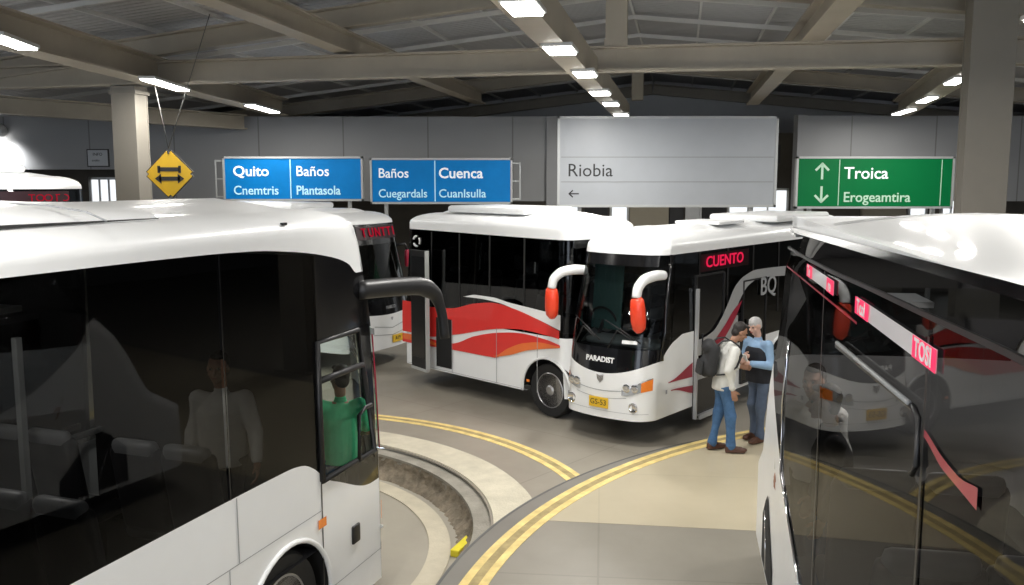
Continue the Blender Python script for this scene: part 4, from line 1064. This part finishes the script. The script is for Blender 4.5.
# roof pod with a dark seal along its near side
ZS = 3.765
def rootL(p): q = p - cL.root.location; return (q.x * hL.x + q.y * hL.y, q.x * mr.x + q.y * mr.y)
hL = hL.normalized()
seam = sorted(rootL(at_z(px, py, ZS + ZL)) for px, py in ((-120, 243.5), (-50, 236.5), (0, 232), (60, 228), (120, 223.5), (190, 219.5)))
sf = table(seam); x1_ = seam[-1][0]
bm = bmesh.new(); rows = []
for k in range(61):
    x = -11.2 + (x1_ + 11.2) * k / 60; w_ = min(1.02, max(.5, sf(x))) ; hh = .15 * smooth(x1_ + .1, x1_ - 2.6, x) + .004
    rows.append([bm.verts.new((x, -q * w_, z)) for q, z in ((1, ZS - .02), (.985, ZS + .02 + hh * .15), (.90, ZS + .05 + hh * .55), (.72, ZS + .075 + hh * .9), (.3, ZS + .10 + hh), (-.3, ZS + .10 + hh), (-.72, ZS + .075 + hh * .9), (-.985, ZS + .02), (-1, ZS - .02))])
for A, B in zip(rows, rows[1:]):
    for q in range(8): bm.faces.new((A[q], B[q], B[q + 1], A[q + 1]))
bm.faces.new(rows[0]); bm.faces.new(rows[-1][::-1]); bmesh.ops.recalc_face_normals(bm, faces=bm.faces)
fin('roof_fairing', bm, M['white'], r, True, 50)
bm = bmesh.new(); P_ = []
for k in range(41):
    x = -11.2 + (x1_ + 11.2) * k / 40; P_.append((x, -min(1.02, max(.5, sf(x))) - .006, ZS + .004))
tube(bm, P_, [.014 * (1 - .8 * smooth(.75, 1, k / 40)) + .002 for k in range(41)], 6); fin('fairing_seal', bm, M['blackmat'], r, True)
xq = rootL(at_z(88, 224, ZS + ZL))[0]; e_ = .15 * smooth(x1_ + .1, x1_ - 2.6, xq)
w_ = sf(xq); bm = bmesh.new(); tube(bm, [(xq, -w_, ZS + .02), (xq - .02, -.9 * w_, ZS + .055 + e_ * .55), (xq - .08, -.72 * w_, ZS + .08 + e_ * .9), (xq - .25, -.3 * w_, ZS + .105 + e_), (xq - .25, .3 * w_, ZS + .105 + e_)], .006, 6); fin('fairing_seam', bm, M['grey_text'], r, True)
bm = bmesh.new(); quadbox(bm, cL.sp(S, -1.9, 3.68, -.03), (.05, .03, .02)); fin('drain_cap', bm, M['blackmat'], r)
# big black mirror reaching forward over the nose
p0 = cL.sp('R', -.42, 3.03, .02)
bm = bmesh.new()
A_ = [p0 + Vector(v) for v in ((-.10, 0.05, .0), (.25, -.14, .0), (.52, -.30, -.01), (.66, -.38, -.10), (.72, -.42, -.28), (.74, -.44, -.55))]
Q = []
for k in range(len(A_) - 1):
    for j in range(5): Q.append(A_[k].lerp(A_[k + 1], j / 5))
Q.append(A_[-1])
for _ in range(3): Q = [Q[0]] + [(Q[i - 1] + Q[i] * 2 + Q[i + 1]) / 4 for i in range(1, len(Q) - 1)] + [Q[-1]]
tube(bm, Q, [.088 if i < 12 else max(.05, .088 - .006 * (i - 12)) for i in range(len(Q))], 14, 1., up=(0, 1, 0)); am = fin('mirror_arm', bm, M['blackmat'], r, True)
# seats, partition posts, rails inside
for k in range(6):
    x = -2.4 - 1.15 * k
    for y in (-.85, -.38, .45, .9): seat(r, x, y, .9)
box('added_light_block', (-1.48, .0, 2.15), (.05, 2.38, 2.50), M['cabin'], r)  # added dark panel, blocks light from the windshield behind the side windows
box('cabin_post', (-2.9, .5, 1.9), (.05, .05, 1.9), M['cabin_light'], r); box('cabin_post', (-1.25, -.35, 1.9), (.05, .05, 1.9), M['plate'], r)
box('cabin_rail', (-4.5, 1.12, 1.72), (8, .03, .05), M['cabin_light'], r); box('luggage_rack', (-6.5, .95, 2.95), (8, .5, .05), M['cabin'], r)
li = bpy.data.lights.new('cabin_light', 'AREA'); li.size = .6; li.energy = 9; li.color = (1, .95, .88)  # added fill light with a made-up housing, brightens the cabin behind dark glass
lo = bpy.data.objects.new('cabin_light', li); COL.objects.link(lo); lo.parent = r; lo.location = (-3.6, .1, 3.1)
box('added_cabin_lamp', (-3.6, .1, 3.15), (.6, .25, .04), M['lamp_body'], r)
bm = bmesh.new(); quadbox(bm, (-.75, .55, 1.15), (.6, 1.1, .5), None, .06); fin('dashboard', bm, M['cabin'], r, True)

# ================================================================== near-right coach
hR = Vector((.184, .983)); lR = Vector((-hR.y, hR.x)); WR = 2.5
WR = 2.3
fcR = Vector((.79 + .187 * 8.62, 8.62)) - lR * WR / 2
bR = lin([(-12, .95), (-5.2, 1.02), (-3.4, 1.17), (-2.18, 1.50), (-1.5, 1.75), (-.9, 1.95), (-.4, 2.15), (0, 2.2)])
def hitR(px, py): d = ray(px, py); return EYE + d * (.79 / (d.x - .187 * d.y))
def xR(px, py): return (hitR(px, py).y - 8.62) / .983
zRr = [(0, 0), (1.0, .0)] + sorted((hitR(*p).z - .045, max(.02, -xR(*p))) for p in ((758, 450), (766, 377), (776, 318), (781, 266), (790, 240)))
tR = lin([(-8.5, 3.40), (-6.7, 3.385), (-2.2, 3.29), (0, 3.26)])
cR = Coach('coach_bus', 'near coach at the right edge with glossy black side and silver roof', (fcR.x, fcR.y), (hR.x, hR.y), .045, 12.5, WR,
           bottom=.30, zedge=3.405, crown=3.44, rf=.30, rr=.3, bow=.1, tum=.0, redge=.22,
           belt=lambda x, y, sd: bR(x), top=lambda x, y, sd: tR(x), rake=zRr + [(4, 2.4)], wheels=(-4.6, -9.8), wr=.5, rx=2.6)
r = cR.root; cR.body(M['cream' if False else 'white']); cR.underbody(.7)
gzf = cR.curve('L', [(800, 253), (833, 270.5), (880, 291), (930, 314), (1012, 351)])
S = 'L'
cR.pane('windshield', M['g_dark'], lambda x, y, q: x > -.12)
sdx = [-.14, -.9, -3.86, -5.95, -8.0, -10.0, -12.15]
for sd in 'LR':
    for k, (a, b) in enumerate(zip(sdx, sdx[1:])):
        cR.pane('side_window', M['g_side'], (lambda a, b, sd: lambda x, y, q: b - .03 <= x <= a + .03 and (y > 0) == (sd == 'L'))(a, b, sd), hi=lambda i: gzf(cR.P[i][0]))
cR.pane('rear_window', M['g_dark'], lambda x, y, q: x < -12.05)
cR.pane('roof_glass', M['g_blue'], lambda x, y, q: x < -.14 and x > -12.1, lo=lambda i: gzf(cR.P[i][0])) 
for x in (-4.6, -9.8):
    for sd in 'LR': cR.wheel(x, sd)
for x in sdx[2:-1]: cR.decal('window_seam', M['blackmat'], S, x - .012, x + .012, lambda u: bR(u), 3.17, 2, .006)
cR.decal('gutter_rail', M['blackmat'], S, -12.1, -1.6, lambda u: gzf(u) - .008, lambda u: gzf(u) + .010, 60, .012, thick=.012)
cR.decal('roof_edge_trim', M['black'], S, -12.2, -.4, lambda u: tR(u), lambda u: tR(u) + .035, 40, .014)
cR.decal('crimson_line', M['crimson'], S, xR(860, 320), -1.2, 3.03, 3.042, 20, .012)
framebar(cR, S, [(xR(*p), hitR(*p).z - .045) for p in ((788, 340), (782, 400), (781, 471), (786, 500), (800, 585))], .010, M['chrome'], 'chrome_trim', .006)
for a, b, t1, t2 in ((xR(809, 267), xR(836, 285), 'Te', 're'), (xR(858, 306), xR(941, 350), 'Tcol', 'TOSI')):
    zb_, zt_ = 3.075, 3.148
    bx = cR.decal('destination_display', M['led_white'], S, b, a, zb_, zt_, 4, .008)
    w_ = abs(b - a) * .22
    e1 = cR.decal('display_end', M['led_panel'], S, a - w_, a, zb_, zt_, 2, .012, bx); e2 = cR.decal('display_end', M['led_panel'], S, b, b + w_, zb_, zt_, 2, .012, bx)
    for tx, xx in ((t1, a - w_ / 2), (t2, b + w_ / 2)):
        p = cR.sp(S, xx, (zb_ + zt_) / 2, .015); text('lettering', tx, .085, M['white_text'], bx, p, (-1, 0, 0), UPV, .001, .002, sx=1.15)
# driver window frame near the front
fb = lambda L_: [(xR(*p), hitR(*p).z - .045) for p in L_]
framebar(cR, S, fb([(840, 346), (880, 378), (918, 408), (922, 418), (921, 465), (916, 474)]), .012, M['blackmat'], 'window_frame', .012)
framebar(cR, S, fb([(842, 343), (880, 374), (916, 403)]), .010, M['sign_back'], 'window_visor', .022)
cR.decal('crimson_streak', M['crimson'], S, xR(980, 500), xR(925, 430), cR.curve(S, [(925, 436), (945, 470), (960, 488), (980, 512)]), cR.curve(S, [(925, 428), (945, 458), (960, 476), (980, 488)]), 20, .006)
p = cR.sp(S, -.50, .82, .004); cR.decal('side_vent', M['under'], S, xR(773, 560), xR(762, 560), .35, lambda u: 1.05 - .9 * abs(u - xR(766, 560)), 8, .008)
framebar(cR, S, [(xR(767, 560), .4), (xR(766, 520), .85)], .008, M['chrome'], 'vent_trim', .01)
for k in range(5):
    for y in (.85, .4): seat(r, -3.6 - 1.1 * k, y, .9)

# ------------------------------------------------------------------ people
def remesh(shapes, vox, name, m, parent, sm=2):
    bm = bmesh.new()
    for sh in shapes:
        if sh[0] == 'c':          # capsule p0 p1 r0 r1
            _, p0, p1, r0, r1 = sh; p0, p1 = Vector(p0), Vector(p1); d = p1 - p0; L = max(d.length, 1e-4); d.normalize()
            pts, rs = [], []
            for k in range(5): a = pi / 2 * (1 - k / 4); pts.append(p0 - d * r0 * sin(a) * .98); rs.append(max(.0015, r0 * cos(a)))
            for k in range(5): a = pi / 2 * k / 4; pts.append(p1 + d * r1 * sin(a) * .98); rs.append(max(.0015, r1 * cos(a)))
            tube(bm, pts, rs, 14)
        elif sh[0] == 'e':        # ellipsoid c radii rot
            _, c, rad, rot = sh; rr_ = bmesh.ops.create_uvsphere(bm, u_segments=18, v_segments=12, radius=1.)
            mt = Matrix.Translation(c) @ (rot or Matrix.Identity(3)).to_4x4() @ Matrix.Diagonal((*rad, 1)); bmesh.ops.transform(bm, matrix=mt, verts=rr_['verts'])
        elif sh[0] == 'l':        # loft of ellipses: list of (centre, rx(forward), ry(side), yaw)
            rings = []
            for c, rx, ry, yaw in sh[1]:
                cs, sn = cos(yaw), sin(yaw); ring_ = []
                for k in range(20):
                    a = 2 * pi * k / 20; x, y = rx * cos(a), ry * sin(a); ring_.append(bm.verts.new((c[0] + x * cs - y * sn, c[1] + x * sn + y * cs, c[2])))
                rings.append(ring_)
            for A, B in zip(rings, rings[1:]):
                for k in range(20): bm.faces.new((A[k], A[(k+1) % 20], B[(k+1) % 20], B[k]))
            bm.faces.new(rings[0][::-1]); bm.faces.new(rings[-1])
        elif sh[0] == 'b': quadbox(bm, sh[1], sh[2], sh[3], sh[4])
    bmesh.ops.recalc_face_normals(bm, faces=bm.faces)
    me = bpy.data.meshes.new('tmp'); bm.to_mesh(me); bm.free()
    o = bpy.data.objects.new('tmp', me); COL.objects.link(o)
    md = o.modifiers.new('r', 'REMESH'); md.mode = 'VOXEL'; md.voxel_size = vox; md.use_smooth_shade = True
    s_ = o.modifiers.new('s', 'SMOOTH'); s_.factor = .5; s_.iterations = sm
    dg = bpy.context.evaluated_depsgraph_get(); dg.update()
    me2 = bpy.data.meshes.new_from_object(o.evaluated_get(dg)); me2.name = name
    bpy.data.objects.remove(o); bpy.data.meshes.remove(me)
    me2.materials.clear()
    return link(name, me2, m, parent, True)
def V(*a): return Vector(a)
def hand(side, wrist, d, palm_n, curl=.5, hold=False):
    """hand shapes from the wrist along d; palm normal palm_n; thumb leaves the palm's side"""
    d = Vector(d).normalized(); n = (Vector(palm_n) - d * Vector(palm_n).dot(d)).normalized(); w = d.cross(n).normalized() * side
    out = [('c', wrist, wrist + d * .03, .026, .030)]
    for k in (-.026, 0, .026): out.append(('c', wrist + d * .02 + w * k * .7, wrist + d * .088 + w * k, .017, .015))
    L = [.036, .042, .039, .030]
    for f in range(4):
        off = w * (.032 - .021 * f); p = wrist + d * .095 + off; a = .25 + curl * (.3 + .05 * f); dd_ = d
        for seg_ in range(3):
            rot = Matrix.Rotation(a * (1 if True else -1), 3, d.cross(n)); dd_ = (Matrix.Rotation(a * (.7 + .25 * seg_), 3, d.cross(n)) @ dd_) if seg_ else (Matrix.Rotation(a * .6, 3, d.cross(n)) @ dd_)
            q = p + dd_ * L[f] * (1 - .2 * seg_); out.append(('c', p, q, .0105 - .0008 * seg_, .0098 - .0008 * seg_)); p = q
    p = wrist + d * .035 + w * .030; t1 = (d * .6 + w * .7 + n * .35).normalized(); q = p + t1 * .042; out.append(('c', p, q, .015, .013))
    t2 = (d * .9 + w * .25 + n * .45).normalized(); out.append(('c', q, q + t2 * .036, .012, .0105))
    return out
def person(label, loc, yaw, J, mats, name='person', opts={}):
    """J: joints in local frame, x forward, y left, z up"""
    t = thing(name, label, 'person', loc, yaw)
    sk, shirt, pants, hairm = M[mats['skin']], M[mats['shirt']], M[mats['pants']], M[mats['hair']]
    hp, ch, nk, hd = J['hip'], J['chest'], J['neck'], J['head']
    lean = (ch - hp).normalized()
    S_ = []
    # body core
    def at(t_): return hp.lerp(ch, t_)
    core = [(at(-.12) , .085, .125, 0), (at(.05), .108, .158, 0), (at(.35), .098, .140, 0), (at(.6), .108, .150, 0), (at(.9), .112, .172, 0), (at(1.12), .088, .150, 0), (at(1.28), .055, .07, 0)]
    S_.append(('l', core)); S_.append(('c', at(1.1), nk, .062, .054)); hz = (hd - nk).normalized()
    S_.append(('c', nk, nk.lerp(hd, .6), .054, .054))
    look = J.get('look', V(1, 0, 0)).normalized(); up = (hd - nk).normalized(); up = (up - look * up.dot(look)).normalized(); lf = up.cross(look)
    RH = Matrix((look, lf, up)).transposed()
    hp_ = lambda a, b, c: hd + look * a + lf * b + up * c
    S_.append(('e', hp_(-.012, 0, .025), (.094, .076, .098), RH)); S_.append(('e', hp_(.028, 0, -.045), (.062, .056, .068), RH)); S_.append(('e', hp_(.058, 0, -.095), (.028, .026, .022), RH))
    S_.append(('c', hp_(.085, 0, .015), hp_(.108, 0, -.022), .011, .017)); S_.append(('c', hp_(.088, -.016, -.058), hp_(.088, .016, -.058), .011, .011))
    for q in (-1, 1):
        S_.append(('e', hp_(-.005, q * .077, -.008), (.020, .011, .032), RH)); S_.append(('c', hp_(.082, q * .018, .030), hp_(.076, q * .044, .030), .010, .009)); S_.append(('e', hp_(.066, q * .040, -.03), (.02, .02, .018), RH))
    for s_, q in (('L', 1), ('R', -1)):
        sh, el, wr = J['sh' + s_], J['el' + s_], J['wr' + s_]; th, kn, an = J['th' + s_], J['kn' + s_], J['an' + s_]
        S_ += [('c', at(1.0).lerp(sh, .6), sh, .062, .056), ('c', sh, el, .052, .040), ('c', el, el.lerp(wr, .35), .041, .040), ('c', el.lerp(wr, .35), wr, .040, .027)]
        S_ += hand(-q, wr, J.get('hd' + s_, (wr - el)), J.get('pn' + s_, V(.2, -q, 0)), J.get('curl', .5))
        S_ += [('c', th, kn, .080, .050), ('c', kn, kn.lerp(an, .35), .050, .050), ('c', kn.lerp(an, .35), an, .050, .036)]
        fd = J.get('ft' + s_, V(1, 0, 0)).normalized(); S_ += [('c', an - V(0, 0, .03) - fd * .03, an + fd * .12 - V(0, 0, .045), .036, .028)]
    body = remesh(S_, .0095, 'body', sk, t)
    for q in (-1, 1):     # eyes and brows
        bm = bmesh.new(); pe = hp_(.0835, q * .031, .010); bmesh.ops.create_uvsphere(bm, u_segments=10, v_segments=8, radius=.0105, matrix=Matrix.Translation(pe)); fin('eye', bm, M['dark_text'], t, True)
    bm = bmesh.new(); tube(bm, [hp_(.0965, y_, -.060 - abs(y_) * .05) for y_ in (-.022, -.01, 0, .01, .022)], .0035, 6); fin('mouth', bm, M['crimson'], t, True)
    # hair
    H = []
    if mats.get('bald'): H = [('e', hp_(-.026, 0, .030), (.090, .082, .088), RH), ('e', hp_(-.05, 0, -.02), (.055, .07, .06), RH), ('e', hp_(.0, 0, .045), (.088, .072, .085), RH)]
    else:
        H = [('e', hp_(-.034, 0, .046), (.090, .083, .094), RH), ('e', hp_(-.056, 0, -.015), (.056, .074, .078), RH), ('e', hp_(.035, .01, .104), (.050, .058, .026), RH)]
    if mats.get('long'): H += [('c', hp_(-.075, 0, .0), hp_(-.10, 0, -.24), .075, .055)]
    remesh(H, .009, 'hair', hairm, t)
    # shirt
    g = .014; top_ = [(at(-.16) - V(0, 0, .04), .138, .182, 0), (at(.05), .142, .188, 0), (at(.35), .138, .182, 0), (at(.6), .140, .186, 0), (at(.9), .138, .196, 0), (at(1.12), .100, .162, 0), (at(1.24), .072, .09, 0)]
    Sh = [('l', top_), ('c', at(1.15), nk.lerp(at(1.15), .55), .074, .066)]
    for s_, q in (('L', 1), ('R', -1)):
        sh, el, wr = J['sh' + s_], J['el' + s_], J['wr' + s_]; e_ = el.lerp(wr, .9) if not mats.get('short') else None
        Sh += [('c', at(1.0).lerp(sh, .6), sh, .074, .068)]
        if e_: Sh += [('c', sh, el, .072, .062), ('c', el, e_, .062, .046)]
        else: Sh += [('c', sh, sh.lerp(el, .8), .074, .068)]
    remesh(Sh, .012, 'shirt', shirt, t)
    # trousers
    Pn = [('l', [(hp + V(0, 0, -.12), .112, .155, 0), (hp + V(0, 0, -.03), .122, .168, 0), (hp + V(0, 0, .06), .115, .160, 0)])]
    for s_, q in (('L', 1), ('R', -1)):
        th, kn, an = J['th' + s_], J['kn' + s_], J['an' + s_]
        Pn += [('c', th + V(0, 0, .0), kn, .108, .084), ('c', kn, an + V(0, 0, .0), .084, .072)]
    remesh(Pn, .013, 'trousers', pants, t)
    for s_ in 'LR':
        an = J['an' + s_]; fd = J.get('ft' + s_, V(1, 0, 0)).normalized(); w_ = V(-fd.y, fd.x, 0); RF = Matrix((fd, w_, V(0, 0, 1))).transposed()
        remesh([('c', an - V(0, 0, .035) - fd * .035, an + fd * .13 - V(0, 0, .045), .046, .036), ('e', an + fd * .15 - V(0, 0, .052), (.07, .046, .03), RF), ('b', an + fd * .06 - V(0, 0, .075), (.27, .088, .022), RF, .008)], .010, 'shoe', M[mats.get('shoe', 'shoe')], t)
    return t
def standing(hipz=.96, lean=0., stride=.10, sp=.10):
    J = {}
    J['hip'] = V(0, 0, hipz); J['chest'] = V(.10 * lean, 0, hipz + .38); J['neck'] = V(.17 * lean, 0, hipz + .56)
    J['head'] = J['neck'] + V(.045 + .03 * lean, 0, .13)
    for s_, q in (('L', 1), ('R', -1)):
        J['sh' + s_] = V(.12 * lean, q * .185, hipz + .44); J['el' + s_] = V(.02, q * .235, hipz + .17); J['wr' + s_] = V(.10, q * .24, hipz - .06)
        J['th' + s_] = V(0, q * .09, hipz - .04); J['kn' + s_] = V(.03 + q * stride * .5, q * .10, .51); J['an' + s_] = V(q * stride, q * sp, .095)
    return J
ZP = .05
# man with backpack: stands with his back-left to us, facing right and away
J = standing(.965, .75, -.10, .09)
J['look'] = V(1, .0, -.55); J['head'] = J['neck'] + V(.085, 0, .105)
J['elR'] = V(-.02, -.25, 1.16); J['wrR'] = V(.05, -.25, .90); J['elL'] = V(.08, .24, 1.15); J['wrL'] = V(.26, .12, 1.14)
J['ftL'] = V(1, .25, 0); J['ftR'] = V(1, -.2, 0)
yw1 = radians(5)
m1 = person('man in white long-sleeved shirt and blue jeans with dark backpack, head bowed', (2.84, 11.86, ZP), yw1, J, dict(skin='skin', shirt='shirt_w', pants='denim', hair='hair'))
bp = thing('backpack', 'charcoal backpack worn on the back of the man in white shirt', 'backpack', (2.84, 11.86, ZP), yw1)
cb = V(-.185, 0, 1.27)
remesh([('b', cb, (.17, .32, .46), Matrix.Rotation(radians(8), 3, 'Y'), .07), ('e', cb + V(-.02, 0, .17), (.10, .15, .11), None), ('e', cb + V(-.07, 0, -.09), (.08, .14, .15), None)], .014, 'bag_body', M['bag'], bp, 4)
remesh([('b', cb + V(-.145, 0, -.10), (.05, .22, .20), Matrix.Rotation(radians(8), 3, 'Y'), .02)], .012, 'bag_pocket', M['bag'], bp, 3)
for q in (-1, 1):
    bm = bmesh.new(); tube(bm, [(-.16, q * .11, 1.45), (-.06, q * .115, 1.535), (.05, q * .12, 1.54), (.155, q * .125, 1.47), (.19, q * .135, 1.34), (.12, q * .17, 1.19), (-.03, q * .185, 1.10), (-.14, q * .13, 1.08)], .022, 8, .5); fin('bag_strap', bm, M['bag'], bp, True)
# grey-haired man facing him
J = standing(.96, .35, .05, .10)
J['look'] = V(1, .1, -.35); J['wrR'] = V(.30, -.02, 1.24); J['elR'] = V(.06, -.27, 1.13); J['wrL'] = V(.33, .12, 1.16); J['elL'] = V(.05, .26, 1.12)
J['hdR'] = V(.6, .7, .25); J['hdL'] = V(.7, -.6, .3); J['curl'] = 1.1
yw2 = radians(212)
m2 = person('older grey-haired man in light blue shirt and dark vest talking at the coach door', (3.46, 12.36, ZP), yw2, J, dict(skin='skin_pale', shirt='shirt_b', pants='denim_grey', hair='hair_grey', bald=True))
at2 = lambda t_: J['hip'].lerp(J['chest'], t_)
remesh([('l', [(at2(-.28), .160, .205, 0), (at2(.05), .165, .212, 0), (at2(.35), .160, .206, 0), (at2(.66), .164, .212, 0), (at2(.90), .160, .195, 0), (at2(1.04), .135, .150, 0)])], .013, 'vest', M['vest'], m2)
bm = bmesh.new(); quadbox(bm, (.385, .045, 1.24), (.012, .16, .11), Matrix.Rotation(radians(25), 3, 'Y'), .003)
o = fin('papers', bm, M['paper']); tag(o, 'folded white papers held by the grey-haired man', 'papers'); o.location = (3.46, 12.36, ZP); o.rotation_euler.z = yw2
# person in green at the near coach's door
J = standing(.965, .2, .03, .09); J['look'] = V(1, .5, -.2)
J['elL'] = V(.10, .26, 1.16); J['wrL'] = V(.33, .16, 1.22); J['elR'] = V(.05, -.25, 1.14); J['wrR'] = V(.24, -.10, 1.08)
pg = cL.root.matrix_basis @ V(-.66, -.93, .50)
person('person in bright green t-shirt and jeans seen through the near coach door window', (pg.x, pg.y, pg.z), radians(103), J, dict(skin='skin', shirt='shirt_g', pants='denim', hair='hair', short=True))
box('step', (-.80, -.82, .46), (.85, .72, .08), M['blackmat'], cL.root)
# passenger in white shirt inside the near coach
J = standing(.96, .1, .0, .09); J['elL'] = V(.05, .27, 1.14); J['wrL'] = V(.14, .30, .92)
pg = cL.root.matrix_basis @ V(-2.12, -.72, .91)
person('passenger in pale shirt standing in the aisle of the near coach, seen through dark glass', (pg.x, pg.y, pg.z), atan2(hL.y, hL.x) + radians(200), J, dict(skin='skin', shirt='shirt_w', pants='vest', hair='hair'))
li = bpy.data.lights.new('cabin_light', 'AREA'); li.size = .5; li.energy = 22; li.color = (1, .95, .88)  # fill light and housing added so the figures show through the side glass
lo = bpy.data.objects.new('cabin_light', li); COL.objects.link(lo); lo.parent = cR.root; lo.location = (-2.1, .3, 2.75)
box('added_cabin_lamp', (-2.1, .3, 2.8), (.5, .2, .04), M['lamp_body'], cR.root)
# figures added behind the right coach's front window in place of a reflection
for k, (x, y, label, mm) in enumerate(((-1.80, .86, 'figure in white top standing in for a reflection in the right coach window', dict(skin='skin', shirt='shirt_w', pants='vest', hair='hair', long=True)),
                                       (-2.55, .84, 'dark-haired figure in black top standing in for a reflection in the right coach window', dict(skin='skin', shirt='vest', pants='denim', hair='hair')))):
    J = standing(.96, .2, .0, .09); pg = cR.root.matrix_basis @ V(x, y, .48)
    person(label, (pg.x, pg.y, pg.z), atan2(hR.y, hR.x) + radians(150 - 60 * k), J, mm)

# ------------------------------------------------------------------ world and view
w = bpy.data.worlds.new('World'); SC.world = w; w.use_nodes = True
bg = w.node_tree.nodes['Background']; bg.inputs[0].default_value = (.80, .88, 1, 1); bg.inputs[1].default_value = 2.6
SC.view_settings.view_transform = 'Standard'; SC.view_settings.look = 'None'; SC.view_settings.exposure = .12; SC.view_settings.gamma = 1.
SC.view_settings.use_curve_mapping = False
SC.cycles.max_bounces = 8; SC.cycles.transparent_max_bounces = 16
